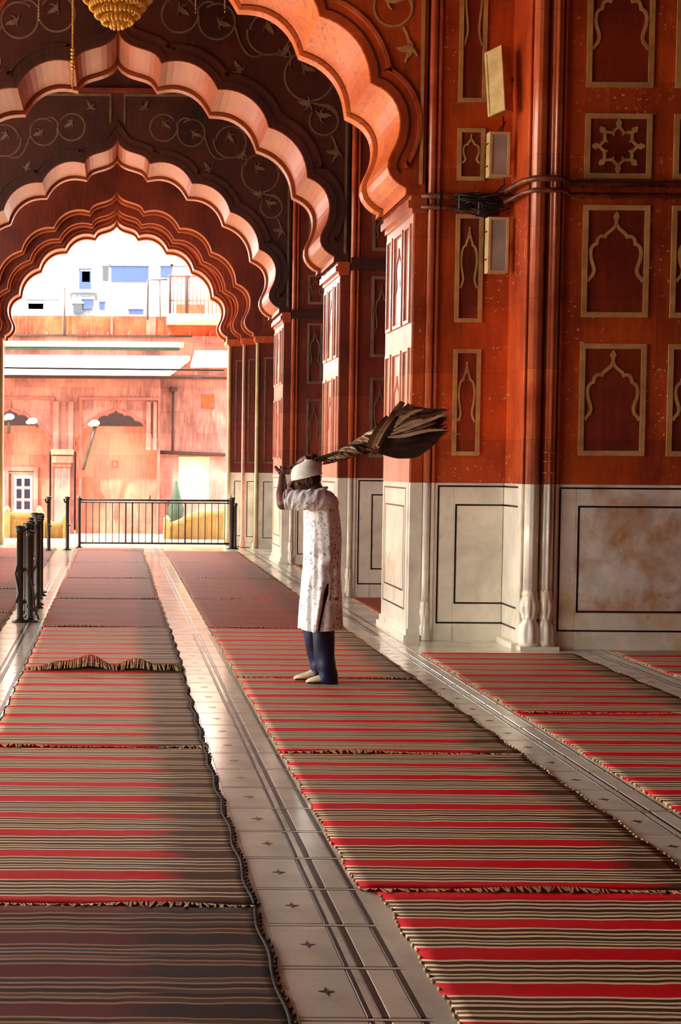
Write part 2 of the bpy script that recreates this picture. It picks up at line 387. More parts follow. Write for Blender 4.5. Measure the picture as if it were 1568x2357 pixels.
def scrolls(mat_):
    m = MB()
    S = [(.74, 7.06, .23, .2, -.95), (1.20, 6.98, .23, 2.9, .9), (1.83, 6.84, .27, 3.0, 1.0), (2.33, 6.33, .32, 1.2, 1.02), (2.50, 5.80, .19, 1.9, -.9)]
    L = [(.78, 7.10, .9), (1.27, 6.95, 1.2), (1.83, 6.90, .6), (1.46, 6.42, 3.6), (2.30, 6.42, 1.2), (2.50, 5.86, 1.5), (2.02, 6.62, 2.4), (2.66, 6.42, .3), (2.28, 6.0, 4.4), (2.1, 7.3, .5), (1.6, 7.4, 2.), (.45, 7.4, 2.6), (2.64, 5.42, 4.6), (2.45, 7.05, .9)]
    for sg in (1, -1):
        y_ = 0
        for cx, cz, r, a0, tn in S:
            y_ -= .0007
            m.ribbon([(sg*x, z) for x, z in volute(cx, cz, r, a0, tn, 28, .12)], .022, -.004+y_, .01)
        for pts in (bez((.95, 7.1), (1.05, 7.25), (1.1, 7.2), (1.15, 7.2), 6), bez((1.42, 6.9), (1.5, 6.6), (1.6, 6.5), (1.75, 6.58), 8), bez((2.05, 6.65), (2.1, 6.6), (2.1, 6.5), (2.08, 6.45), 6),
                    bez((2.3, 6.01), (2.55, 6.0), (2.7, 5.9), (2.68, 5.75), 8), bez((2.6, 5.62), (2.68, 5.5), (2.66, 5.4), (2.62, 5.3), 6), bez((1.9, 7.1), (2.1, 7.3), (2.4, 7.3), (2.6, 7.1), 8), bez((2.6, 6.5), (2.7, 6.7), (2.6, 6.95), (2.45, 7.1), 8)):
            y_ -= .0006; m.ribbon([(sg*x, z) for x, z in pts], .020, -.004+y_, .01)
        for lx, lz, a in L:
            y_ -= .0005
            c, s_ = math.cos(a), math.sin(a)
            sp = bez((0, -.10), (.03, -.02), (-.06, .02), (.05, .10), 8)
            m.ribbon([(sg*(lx+c*x-s_*z), lz+s_*x+c*z) for x, z in sp], .055, -.005+y_, .01, taper=[.15, .45, .8, 1, 1, .9, .7, .4, .1])
            for q in (-1, 1):
                sp = bez((0, .02), (q*.03, .05), (q*.06, .04), (q*.085, -.0), 5)
                m.ribbon([(sg*(lx+c*x-s_*z), lz+s_*x+c*z) for x, z in sp], .028, -.0045+y_, .01, taper=[1, .9, .7, .5, .35, .1])
    return m
AY = [14.1, 18.7, 24.9, 29.5]
walls = []
for i, Y in enumerate(AY):
    W = arch_wall(['wall_first', 'wall_second', 'wall_third', 'wall_fourth'][i], Y, 1.40 if i < 3 else .45, mat='stone' if i == 0 else ('stone_shade' if i < 3 else 'stone_far'), sof='soffit' if i == 0 else 'soffit_far_dimmed')
    walls.append(W)
    if i < 3:
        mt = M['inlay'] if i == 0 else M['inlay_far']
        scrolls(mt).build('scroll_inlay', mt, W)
        m = MB(); m.ribbon([p for p in arch_full(1, 1, .17)][3:-3], .035, -.022, .01); m.build('arch_moulding', M['moulding'] if i == 0 else M['stone_shade'], W)
        m = MB(); m.ribbon([p for p in arch_full(1, 1, .075)][3:-3], .012, -.008, .01); m.build('arch_fillet', M['stone_shade'], W)
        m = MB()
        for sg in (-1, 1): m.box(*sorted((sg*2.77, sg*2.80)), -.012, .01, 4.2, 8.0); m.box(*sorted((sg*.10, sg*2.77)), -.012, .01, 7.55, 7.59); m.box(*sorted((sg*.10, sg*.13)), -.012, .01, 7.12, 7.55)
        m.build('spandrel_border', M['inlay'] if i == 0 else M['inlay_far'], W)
# ledge and recessed grille above the third arch
m = MB(); m.box(-2.7, 2.7, -.10, .01, 7.60, 7.66); m.build('cornice_ledge', M['stone_far'], walls[2])
m = MB(); m.frame(-.32, .28, 8.0, 8.3, .03, -.03, .01)
for k in range(5): m.ribbon([(-.27+k*.11, 8.05), (-.22+k*.11, 8.15), (-.27+k*.11, 8.25)], .02, -.02, .01); m.ribbon([(-.22+k*.11, 8.05), (-.27+k*.11, 8.15), (-.22+k*.11, 8.25)], .02, -.016, .01)
m.build('vent_grille', M['inlay_far'], walls[2])
# fourth arch with its stepped inner reveals
W = arch_wall('wall_fifth', 29.97, .35, .925, .925, 'stone_far', 'soffit_far_dimmed', xr=2.83)
W = arch_wall('wall_end', 30.34, .65, .835, .86, 'stone_far', 'soffit_far_dimmed', xr=2.83)
m = MB(); m.ribbon(arch_full(.835, .86, .13)[3:-3], .035, -.022, .01); m.ribbon(arch_full(.835, .86, .05)[3:-3], .02, -.014, .01); m.build('arch_moulding', M['moulding'], W)

# ------------------------------------------------------------------ piers
def ogee(w_, h_, n=8, wide=False):      # cusped ogee niche outline (half, from finial foot down): used in narrow and wide frames
    p = bez((0, 1.0), (.05, .86), (.30, .84), (.36, .74), n)
    p += bez((.36, .74), (.72, .74), (.86, .60), (.84, .46), n)[1:]
    p += bez((.84, .46), (.80, .30), (.60, .26), (.60, .14), n)[1:]
    p += bez((.60, .14), (.66, .08), (.78, .06), (.92, 0), 5)[1:]
    if wide:
        p = bez((0, 1.0), (.05, .86), (.34, .86), (.40, .76), n)
        p += bez((.40, .76), (.58, .80), (.70, .74), (.70, .64), 5)[1:]
        p += bez((.70, .64), (.92, .62), (.96, .50), (.88, .36), n)[1:]
        p += bez((.88, .36), (.76, .22), (.74, .18), (.84, .10), n)[1:]
        p += bez((.84, .10), (.92, .07), (.96, .04), (1.0, 0), 4)[1:]
    p = [(x*w_, z*h_) for x, z in p]
    return [(-x, z) for x, z in p[::-1]][:-1] + p
def panel(root, mat, x0, x1, z0, z1, kind, wd=.045, mt='inlay', y=0, field=True):
    o = MB(mat); o.frame(x0, x1, z0, z1, wd, y-.016, y+.01); f = o.build('panel_frame', M[mt], root)
    if field:
        o = MB(mat); o.box(x0+wd, x1-wd, y-.004, y+.01, z0+wd, z1-wd); o.build('panel_field', M['field'], f)
    cx = (x0+x1)/2; w2 = (x1-x0)/2-wd; h = z1-z0-2*wd
    o = MB(mat)
    if kind == 'ogee':
        top = z0+wd+h*.88; bot = z0+wd+h*.30
        pts = [(cx+x*.98, bot+z) for x, z in ogee(w2, top-bot, wide=w2 > .2)]
        o.ribbon(pts, min(.028, w2*.2), y-.012, y+.008)
        fr = w2*.16; o.ribbon([(cx, top-.01), (cx, top+fr*1.3)], fr*1.1, y-.013, y+.008, taper=[.4, 1]); o.ribbon([(cx, top+fr*1.2), (cx, top+fr*2.4)], fr*1.6, y-.0135, y+.008, taper=[1, .2])
    elif kind == 'star':
        q = []; r = w2*.80
        for k in range(8):
            a = k*math.pi/4+math.pi/2
            q += [(cx+r*.86*math.cos(a), (z0+z1)/2+r*.86*math.sin(a)), (cx+r*.66*math.cos(a+.14*math.pi/1.2), (z0+z1)/2+r*.66*math.sin(a+.14*math.pi/1.2)),
                  (cx+r*.60*math.cos(a+math.pi/8), (z0+z1)/2+r*.60*math.sin(a+math.pi/8)), (cx+r*.66*math.cos(a+math.pi/4-.14*math.pi/1.2), (z0+z1)/2+r*.66*math.sin(a+math.pi/4-.14*math.pi/1.2))]
        o.ribbon(q, .024, y-.012, y+.008, closed=True)
        for k in range(8):
            a = k*math.pi/4+math.pi/2; ex, ez = cx+r*1.0*math.cos(a), (z0+z1)/2+r*1.0*math.sin(a); dx, dz = math.cos(a), math.sin(a)
            o.ribbon([(ex-dx*.035, ez-dz*.035), (ex, ez), (ex+dx*.035, ez+dz*.035)], .055, y-.0135, y+.008, taper=[.4, 1, .3])
    if kind: o.build('niche_outline' if kind == 'ogee' else 'star_outline', M[mt], f)
    return f
def dado_lines(root, mat, rects, y=0):
    for x0, x1, z0, z1 in rects:
        o = MB(mat); o.frame(x0, x1, z0, z1, .016, y-.002, y+.006); o.build('black_inlay_line', M['black'], root)
FZ = [(-.0, 0)]
def leafmod(zb, zt, n):
    return lambda z, a: 1+.10*math.cos(n*a)*max(0, math.sin(math.pi*(z-zb)/(zt-zb)))
def carved_base(x, y, r, root, name='carved_base', H=.46):
    prof = [(r*1.55, .0), (r*1.6, .03), (r*1.35, .05), (r*1.5, .10), (r*1.25, .17), (r*.95, .21), (r*1.1, .225), (r*1.1, .24), (r*1.0, .25), (r*1.3, .29), (r*1.32, .34), (r*1.05, .40), (r*1.18, .42), (r*1.0, .45), (r, .46)]
    prof = [(a, b*H/.46) for a, b in prof]
    o = MB(); o.lathe(prof, x, y, 56, lambda z, a: 1+.15*abs(math.cos(4*a+(math.pi/2 if z > .24 else 0)))*(1 if (.04 < z < .2 or .26 < z < .39) else 0))
    return o.build(name, M['marble'], root, True)
D = 1.467
def pier(Yf, label, full, top=8.7, side=1):
    """local: x to the right from the jamb, y away from the camera"""
    r = empty('stone_pier', (2.74, Yf, 0)); tag(r, label, 'pier', 'red sandstone piers on the right of the aisle')
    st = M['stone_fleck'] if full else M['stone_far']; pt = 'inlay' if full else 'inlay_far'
    thick = 1.40; mb = M['marble']
    fld = full
    # red sandstone shaft
    m = MB(); m.box(0, .11, .0, thick, D, SPR); m.box(.11, .19, .06, thick, D, top); m.box(.19, 3.6, 0, thick, D, top)
    m.build('shaft', st, r)
    # jamb facing, glare from the side whitened into its colour
    m = MB(); m.box(-.012, 0, .02, thick-.02, D, SPR-.16); jf = m.build('jamb_glare_facing', M['jamb'], r)
    J = Matrix.Rotation(-math.pi/2, 4, 'Z')                   # local x -> -y world, local -y -> -x
    for z0, z1 in ((1.72, 2.72), (2.95, 3.86)):
        for a, b in ((-1.30, -1.02), (-.92, -.48), (-.38, -.10)):
            o = MB(J); o.frame(a, b, z0, z1, .03, -.030, -.008); f = o.build('jamb_frame', M['jamb'], r)
            o = MB(J); o.frame(a+.034, b-.034, z0+.034, z1-.034, .012, -.017, -.008); o.build('red_groove_line', M['stone'], f)
            if b-a > .3:
                pts = [((a+b)/2+x, z0+.35+z) for x, z in ogee(.15, .40)]; o = MB(J); o.ribbon(pts, .018, -.019, -.008); o.build('niche_outline', M['stone'], f)
    # capital at the springing
    for k, (p, z0, z1) in enumerate(((.03, SPR-.16, SPR-.12), (.07, SPR-.12, SPR-.05), (.045, SPR-.05, SPR+.0))):
        m = MB(); m.box(-p, .10, -p*.5, thick+p*.3, z0, z1); m.build('capital_moulding', M['moulding'], r)
    m = MB()
    for k in range(12): m.box(-.055, -.028, .06+k*.112, .12+k*.112, SPR+.0, SPR+.05)
    m.build('capital_beading', M['moulding'], r)
    # marble dado
    m = MB(); m.box(-.004, .11, -.004, thick+.004, .06, D); m.box(.11, .19, .05, thick, 0, D); m.box(.19, .86, -.004, .05, 0, D); m.box(.86, 3.6, .0, .05, 0, D); m.build('marble_dado', mb, r)
    m = MB(); m.box(-.05, .10, -.04, thick+.04, 0, .05); m.box(-.025, .105, -.02, thick+.02, .05, .11); m.build('plinth', mb, r)
    o = MB(J); o.box(-1.38, -.06, -.012, -.002, .10, D-.01); f = o.build('dado_slab', mb, r)
    dado_lines(r, J, [(-1.30, -.16, .27, 1.42), (-1.22, -.24, .44, 1.25)], -.012)
    # colonnette
    m = MB(); m.lathe([(.040, .36), (.036, .5), (.036, D)], .15, .01, 16); m.build('colonnette_marble', mb, r, True)
    m = MB(); m.lathe([(.036, D), (.036, top)], .15, .01, 16); m.build('colonnette', M['moulding'], r, True)
    carved_base(.15, .01, .036, r, H=.36)
    for xx in (.205,):
        m = MB(); m.box(xx-.012, xx+.012, -.02, .0, D, top); m.build('edge_moulding', M['moulding'], r)
        m = MB(); m.box(xx-.012, xx+.012, -.02, .0, .02, D); m.build('edge_moulding', mb, r)
    # slabs of the dado in the panel face
    m = MB(); m.box(.22, .40, -.012, 0, .01, D); m.build('dado_slab', mb, r)
    m = MB(); m.box(.402, .858, -.012, 0, .13, D); m.build('dado_slab', mb, r)
    dado_lines(r, None, [(.25, .90, .160, 1.445), (.415, .93, .345, 1.272)], -.012)
    # narrow panels
    x0, x1 = .375, .628
    zs = [(1.720, 2.700), (2.945, 3.93), (4.235, 4.71), (4.945, 6.6), (6.8, 7.9)]
    for z0, z1 in zs: panel(r, None, x0, x1, z0, z1, 'ogee', .038, pt, field=fld)
    if not full:
        m = MB(); m.box(.12, 3.6, -.05, 0, SPR-.10, SPR+.05); m.box(.12, 3.6, -.075, 0, SPR-.04, SPR+.0); m.build('string_course', M['stone_shade'], r)
        return r
    # return, twin columns and the broad pier standing forward
    m = MB(); m.box(.875, 3.6, -.60, 0, D, top); m.box(1.15, 3.6, -.66, -.60, D, top); m.build('forward_pier', st, r)
    m = MB(); m.box(.865, 3.6, -.605, 0, 0, D); m.box(1.14, 3.6, -.664, -.60, 0, D); m.build('forward_pier_dado', mb, r)
    # black lines turn round the corner on to the return
    for z0, z1 in ((.160, 1.445), (.345, 1.272)):
        for z in (z0, z1-.016): 
            m = MB(); m.box(.860, .866, -.50, -.0, z, z+.016); m.build('black_inlay_line', M['black'], r)
    m = MB(); m.box(.845, 1.19, -.76, -.60, 0, .035); m.box(.80, .866, -.62, -.1, 0, .05); m.build('column_plinth', mb, r)
    cy = -.665
    for cx, fl, rad in ((.945, 0, .062), (1.085, 1, .055)):
        mod = (lambda z, a: 1+.10*math.cos(8*a)) if fl else (lambda z, a: 1+.025*math.cos(12*a))
        m = MB(); m.lathe([(rad, .5), (rad, D)], cx, cy, 48, mod); c = m.build('column_marble', mb, r, True)
        m = MB(); m.lathe([(rad, D), (rad, top)], cx, cy, 48, mod); m.build('column_shaft', M['moulding'], r, True)
        o = carved_base(cx, cy, rad, r, H=.50); o.location.z = .034
        if fl:
            m = MB()
            for z in (1.56, 1.66, 1.74): m.lathe([(rad*1.12, z), (rad*1.2, z+.008), (rad*1.12, z+.016)], cx, cy, 24)
            m.build('column_ring', M['moulding'], r, True)
    for z0, z1, mt in ((D, top, 'moulding'), (.0, D, 'marble')):
        m = MB(); m.box(1.148, 1.166, -.69, -.66, z0, z1); m.box(1.172, 1.182, -.675, -.66, z0, z1); m.box(.868, .878, -.62, -.58, z0, z1); m.build('edge_moulding', M[mt], r)
        m = MB(); m.box(1.005, 1.025, -.63, -.60, z0, z1); m.build('edge_moulding', M[mt], r)
    y = -.664
    for a, b, z0, z1 in ((1.20, 1.333, 0, D), (1.336, 2.3, 1.285, D), (1.336, 2.3, .33, 1.282), (1.336, 2.3, 0, .327), (2.303, 3.2, 0, D)):
        m = MB(); m.box(a, b, y-.008, y, z0+.002, z1-.001); m.build('dado_slab', M['marble_stained'] if z1 > 1.2 and a > 1.3 else mb, r)
    dado_lines(r, None, [(1.185, 2.9, .163, 1.443), (1.352, 2.75, .334, 1.280)], y-.008)
    y = -.66
    for a, b in ((1.342, 1.925), (2.118, 2.70)):
        for z0, z1, kd in ((1.722, 2.705, 'ogee'), (2.935, 3.91, 'ogee'), (4.14, 4.70, 'star'), (4.925, 5.95, 'ogee'), (6.15, 7.1, 'ogee')):
            panel(r, None, a, b, z0, z1, kd, .045, pt, y)
    return r
pier(14.1, 'nearest red sandstone pier with twin fluted columns and stained marble dado', True)
pier(18.7, 'shaded red sandstone pier directly behind the sweeping man', False)
pier(24.9, 'third red sandstone pier along the aisle, left of the sweeping man', False)
# slimmer jambs for the far arches (right) and for the left side of every arch
def jamb(x0, x1, Y, d, label, cat='pier', inner=-1, light=False):
    r = empty('stone_jamb', ((x0+x1)/2, Y, 0)); tag(r, label, cat, 'red sandstone arch jambs'); wd = (x1-x0)/2
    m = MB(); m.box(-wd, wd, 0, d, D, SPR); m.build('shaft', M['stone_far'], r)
    m = MB(); m.box(-wd-.004, wd+.004, -.004, d+.004, 0, D); m.build('marble_dado', M['marble'], r)
    m = MB(); m.box(-wd-.04, wd+.04, -.03, d+.03, 0, .08); m.build('plinth', M['marble'], r)
    m = MB(); m.box(-wd-.035, wd+.02, -.03, d+.02, SPR-.13, SPR-.09); m.box(-wd-.06, wd+.02, -.05, d+.04, SPR-.09, SPR-.001); m.build('capital_moulding', M['moulding'], r)
    e = -wd if inner < 0 else wd
    m = MB(); m.lathe([(.05, 0), (.055, .1), (.035, .22), (.035, SPR-.13)], e, -.01, 14); m.build('colonnette', M['jamb'] if not light else M['limestone'], r, True)  # cream version paints the sunlit edge of the jamb
    m = MB(); m.frame(-wd*.6, wd*.6, .2, 1.3, .014, -.010, 0); m.build('black_inlay_line', M['black'], r)
    m = MB(); m.frame(-wd*.6, wd*.6, 1.65, 3.7, .03, -.014, 0); m.build('panel_frame', M['inlay_far'], r)
    return r
for sg, nm in ((1, 'right'), (-1, 'left')):
    a = (2.74, 3.4) if sg > 0 else (-3.4, -2.70)
    jamb(a[0], a[1], 29.5, .45, 'dark red jamb with painted sunlit edge of the fourth arch, %s side' % nm, inner=-sg, light=True)
    a = (2.52, 2.9) if sg > 0 else (-2.9, -2.52)
    jamb(a[0], a[1], 29.97, .35, 'jamb of the stepped inner arch before the exit, %s side' % nm, inner=-sg)
    a = (2.26, 2.85) if sg > 0 else (-2.85, -2.26)
    jamb(a[0], a[1], 30.34, .65, 'jamb of the exit arch with sunlit edge painted cream, %s side' % nm, inner=-sg, light=True)
for i, Y in enumerate(AY[:3]):
    jamb(-3.15, -2.72, Y, 1.40, ['nearest', 'second', 'third'][i] + ' red sandstone jamb on the left of the aisle', inner=1)
m = MB(); m.box(3.4, 8.6, 29.5, 30.9, 0, 8.7); m.box(2.83, 3.4, 29.5, 30.9, 4.1, 8.7); m.box(-7.6, -3.4, 29.5, 30.9, 0, 8.7); m.box(-3.4, -2.83, 29.5, 30.9, 4.1, 8.7); struct(m.build('wall_far', M['stone_far']))

# ------------------------------------------------------------------ rugs
def rug(x0, x1, y0, y1, mat, label, seed, hump=0, dark_edge=False):
    rr = random.Random(seed); nx, ny = 26, 44; wd, d = x1-x0, y1-y0
    ph = [rr.uniform(0, 6.28) for _ in range(8)]; vs = []; fs = []
    def zz(u, v):
        z = .009 + .0025*math.sin(9*v*d+ph[0]+2*u) + .002*math.sin(23*v*d+ph[1]) * math.sin(3*u+ph[2])
        z += .012*math.exp(-(v/.012)**2)*max(0, math.sin(7*u+ph[3]))*(1 if v < .1 else 0)
        if hump: z += hump*math.exp(-(v/.045)**2)*(.45*math.exp(-((u-.22)/.13)**2)+.85*math.exp(-((u-.42)/.10)**2)+.80*math.exp(-((u-.70)/.11)**2)+.40*math.exp(-((u-.9)/.08)**2)+.10)
        return max(z, .004)
    for j in range(ny+1):
        v = (j/ny)**(1.6 if hump else 1.0)
        for i in range(nx+1):
            u = i/nx
            ex = .006*math.sin(13*v*d+ph[4])+.005*math.sin(41*v*d+ph[5])
            ex2 = .007*math.sin(11*v*d+ph[6])+.006*math.sin(43*v*d+ph[7])
            x = x0 + u*wd + (ex*(1-u)**6) + (ex2*u**6)
            vs.append((x, y0+v*d, zz(u, v)))
    n = len(vs)
    vs += [(x, y, 0.0005) for x, y, z in vs] if not hump else [(x, y, max(.0005, z-.008)) for x, y, z in vs]
    k = nx+1
    for j in range(ny):
        for i in range(nx):
            a = j*k+i; fs.append((a, a+1, a+k+1, a+k)); fs.append((n+a, n+a+k, n+a+k+1, n+a+1))
    for i in range(nx): fs.append((i, n+i, n+i+1, i+1)); a = ny*k+i; fs.append((a, a+1, n+a+1, n+a))
    for j in range(ny): fs.append((j*k, (j+1)*k, n+(j+1)*k, n+j*k)); a = j*k+nx; fs.append((a, n+a, n+a+k, a+k))
    m = MB(); m.add([(x-x0, y-y0, z) for x, y, z in vs], fs); o = m.build('striped_rug', mat, None, True); o.location = (x0, y0, 0)
    tag(o, label, 'rug', 'striped prayer rugs laid in rows on the hall floor')
    # fringe at the near end, lying over the next rug
    m = MB(); nth = int(wd/.014)
    for i in range(nth):
        u = (i+.5)/nth; x = u*wd; z = zz(u, 0); L = rr.uniform(.025, .06); dx = rr.uniform(-.02, .02); w_ = rr.uniform(.003, .006)
        zt = .012 + rr.uniform(0, .006)
        if hump: zt = max(.012, z*.35)
        m.add([(x-w_, .004, z+.001), (x+w_, .004, z+.001), (x+w_+dx, -L, zt), (x-w_+dx, -L, zt), (x, .004, z-.004), (x+dx, -L, zt-.004)], [(0, 1, 2, 3), (0, 3, 5, 4), (1, 4, 5, 2), (0, 4, 1), (3, 2, 5)])
    f = m.build('fringe', M['fringe'], o); f['kind'] = 'stuff'
    # side tufts on both selvedges
    m = MB()
    for sd in (0, 1):
        y = .02
        while y < d-.03:
            ln = rr.uniform(.008, .02); x = (wd+.004 if sd else -.004) + rr.uniform(-.004, .004) + ((.007*math.sin(11*y+ph[6])) if sd else .006*math.sin(13*y+ph[4]))
            m.ellipsoid((x, y, .007), (.007, ln, .006), 6, 4); y += rr.uniform(.04, .07)
    f = m.build('selvedge', M['fringe_dark'] if dark_edge else M['fringe'], o, True); f['kind'] = 'stuff'
    if dark_edge:
        m = MB(); m.tube([(wd-.012+.007*math.sin(11*y+ph[6]), y, .010) for y in [q*d/60 for q in range(61)]], .006, 6, flat=.6); m.build('edge_binding', M['fringe_dark'], o, True)
    return o
ordn = ['nearest', 'second', 'third', 'fourth', 'fifth', 'sixth', 'seventh', 'eighth', 'ninth']
rowsA = [2.3, 5.47, 8.58, 11.79, 15.0, 18.14, 21.45, 24.85, 28.3, 29.13]
for i in range(len(rowsA)-1):
    a, b = rowsA[i], rowsA[i+1]
    mt = M['rug_dark'] if i == 0 else (M['rug'] if i < 4 else M['rug_plain'])
    lb = '%s rug left of the central marble strip, %s' % (ordn[i], ['dark maroon stripes', 'red and brown stripes', 'red and brown stripes', 'with rumpled lifted end', 'faded maroon', 'faded maroon', 'faded maroon', 'faded maroon', 'short and faded by the gate'][i])
    rug(-.71+R_.uniform(0, .03), .55-R_.uniform(0, .03), a+.03, b-.012, mt, lb, 10+i, .11 if i == 3 else 0, i < 4)
rowsB = [2.5, 5.69, 8.45, 11.45, 15.0, 18.2, 21.5, 24.9, 28.3]
for i in range(len(rowsB)-1):
    mt = M['rug_b'] if i < 4 else M['rug_plain']
    lb = '%s rug right of the central marble strip, %s' % (ordn[i], ['red and dark brown stripes', 'bright red and cream stripes', 'red and cream stripes', 'striped red under the sweeping man', 'faded maroon', 'faded maroon', 'faded maroon', 'faded maroon'][i])
    rug(.945+(.07 if i == 0 else 0), 2.30, rowsB[i]+.03, rowsB[i+1]-.012, mt, lb, 30+i)
rug(2.66, 3.98, 9.93, 13.08, M['rug_b'], 'striped red rug on the right in front of the marble dado', 50)
rug(2.66, 3.98, 6.75, 9.90, M['rug_b'], 'striped red rug cut off by the right edge, nearer than its neighbour', 51)
rug(2.66, 3.98, 3.5, 6.70, M['rug_b'], 'striped red rug outside the right edge of the picture', 54)
rug(4.37, 5.66, 10.2, 13.3, M['rug_b'], 'maroon striped rug corner at the far right below the stained dado', 52)
rug(2.9, 4.2, 15.65, 18.5, M['rug_plain'], 'maroon rug in the side bay behind the nearest pier', 55)
rug(2.9, 4.2, 20.3, 24.6, M['rug_plain'], 'maroon rug in the side bay behind the second pier', 56)
for i, (a, b) in enumerate(((9.9, 13.1), (13.1, 16.3), (16.3, 19.5), (19.5, 22.7), (22.7, 25.9), (25.9, 29.0))):
    rug(-2.45, -1.11, a+.03, b-.012, M['rug_plain'] if i else M['rug'], '%s maroon rug at the left edge beyond the iron stanchions' % ordn[i], 60+i)

# ------------------------------------------------------------------ iron gate, posts, folded barrier
def knob_post(x, y, h, r, parent, name='post'):
    m = MB(); m.lathe([(r*2.4, 0), (r*2.4, .012), (r*1.2, .03), (r, .05), (r, h-.06), (r*1.5, h-.05), (r*1.1, h-.035), (r*1.7, h-.015), (r*1.3, h), (r*.3, h+.008)], x, y, 14)
    return m.build(name, M['iron'], parent, True)
gy = 29.25; gx0 = P(183, 1200, Y=gy).x; gx1 = P(533, 1200, Y=gy).x; gt = P(300, 1151, Y=gy).z
G = empty('iron_gate', (gx0, gy, 0)); tag(G, 'long black iron barrier gate with upright bars across the far exit', 'gate')
L = gx1-gx0; ridx = 0
for z, rr in ((gt, .020), (gt-.05, .012), (.10, .020)):
    m = MB(); m.tube([(0, 0, z), (L, 0, z)], rr, 8); m.build('rail', M['iron'], G, True)
src = None
nb = 23
for k in range(1, nb):
    x = L*k/nb
    thick_b = k in (7, 8, 11, 16)
    m = MB(); m.tube([(x, 0, .10), (x, 0, gt-.04)], .016 if thick_b else .0085, 8); m.build('bar', M['iron'], G, True)
knob_post(0, 0, gt+.04, .030, G); knob_post(L, 0, gt+.06, .045, G); knob_post(L+.07, -.03, gt-.05, .03, G)
m = MB()
for px_ in (182, 344, 530): q = P(px_, 1144, Y=gy); m.ellipsoid((q.x-gx0, .03, q.z), (.035, .03, .045), 10, 8)
m.build('finial', M['cream_paint'], G, True)
for n_, (a, b, lb) in enumerate(((112, 1268, 'left black iron gate post with rounded knob head'), (155, 1266, 'black iron gate post with side hook, right of the pair'))):
    q = P(a, b, z=0); p_ = empty('gate_post', (q.x, q.y, 0)); tag(p_, lb, 'post')
    h = P(a, 1143, Y=q.y).z; knob_post(0, 0, h, .035, p_, 'pole')
    m = MB(); m.tube([(0, -.03, h-.12), (-.05, -.05, h-.10), (-.07, -.05, h-.04)], .018, 6); m.tube([(0, -.03, h*.5), (.05, -.05, h*.5-.05)], .012, 6); m.build('hook', M['iron'], p_, True)
# folded barrier seen end on
qa = P(58, 1432, z=0)
B = empty('folded_barrier', (qa.x, qa.y, 0)); tag(B, 'dark iron crowd barrier seen end-on on the left marble strip', 'barrier')
for dx, dy, h, r in ((-.055, 0, .98, .026), (.045, .06, .93, .024), (.0, .5, .99, .02), (-.05, .9, .97, .018), (.05, 1.5, .98, .02), (-.06, 2.2, .985, .02), (.01, 3.1, .985, .02), (-.01, 1.2, .985, .022), (.03, 1.9, .99, .022), (-.02, 2.7, .985, .024), (-.09, 3.6, 1.0, .026), (-.03, 3.7, .99, .024)):
    knob_post(dx, dy, h, r*1.35, B, 'upright')
for z in (.92, .50, .16):
    m = MB(); m.tube([(-.055, 0, z), (-.02, 1.8, z+.01), (-.09, 3.6, z)], .016, 8); m.build('rail', M['iron'], B, True)
    m = MB(); m.tube([(.045, .06, z-.03), (.03, 1.9, z-.02), (-.03, 3.7, z-.03)], .014, 8); m.build('rail', M['iron'], B, True)
m = MB(); m.box(-.13, .13, -.03, .03, 0, .02); m.box(-.20, .06, 3.55, 3.7, 0, .02); m.build('foot_plate', M['iron'], B)
m = MB(); m.tube([(.06, .02, .45), (.085, -.01, .3), (.10, .0, .12), (.14, -.02, .03)], .010, 6); m.tube([(-.07, 0, .62), (-.10, -.03, .5), (-.06, -.03, .3), (-.09, -.02, .2)], .012, 6); m.build('stay_bar', M['iron'], B, True)

# ------------------------------------------------------------------ conduit pipes, junction clutter, lamps
PT = 14.1
def pipe(z0, r, label, yoff=0):
    x = [(2.78, PT-.06), (3.05, PT-.05), (3.42, PT-.05), (3.52, PT-.12), (3.56, PT-.66), (3.62, PT-.78), (3.86, PT-.80), (3.95, PT-.74), (7.6, PT-.72)]
    o = MB(); o.tube([(a, b+yoff, z0+(.03 if 3.5 < a < 3.9 else 0)) for a, b in x], r, 10)
    e = empty('conduit_pipe', (2.78, PT, z0)); tag(e, label, 'pipe', 'conduit pipes round the near pier')
    q = o.build('pipe', M['pipe'], e, True); q.location = (-2.78, -PT, -z0)
    for cx, cy in ((2.95, PT-.05), (3.25, PT-.05), (4.05, PT-.72), (4.30, PT-.72), (4.78, PT-.72), (5.3, PT-.72)):
        c = MB(); c.lathe([(r*1.35, -.012), (r*1.45, 0), (r*1.35, .012)], 0, 0, 12); c = c.build('pipe_clamp', M['iron'], e, True)
        c.rotation_euler = (0, math.pi/2, 0); c.location = (cx-2.78, cy-PT+yoff, 0)
    return e
pipe(4.085, .028, 'upper brown painted conduit pipe running round the near pier')
pipe(3.985, .022, 'lower thinner brown conduit pipe running round the near pier')
m = MB(); J_ = empty('junction_box', (3.2, PT-.1, 4.0)); tag(J_, 'black junction box with tangled cables on the conduit between panels', 'electrical box')
m = MB(); m.bbox(-.10, .02, -.06, .02, -.05, .10, .01); m.build('case', M['cable'], J_)
m = MB(); m.bbox(.08, .28, -.05, .03, -.10, .03, .01); m.build('case', M['iron'], J_)
m = MB()
rj = random.Random(3)
for k in range(12):
    a = Vector((rj.uniform(-.15, .1), -.05, rj.uniform(-.05, .1))); b = Vector((rj.uniform(.15, .42), -.05, rj.uniform(-.08, .1))); c = (a+b)/2+Vector((0, -.04, rj.uniform(-.12, .05)))
    m.tube([a, a.lerp(c, .6), c, b.lerp(c, .5), b], .007, 5)
m.build('cable_tangle', M['cable'], J_, True)
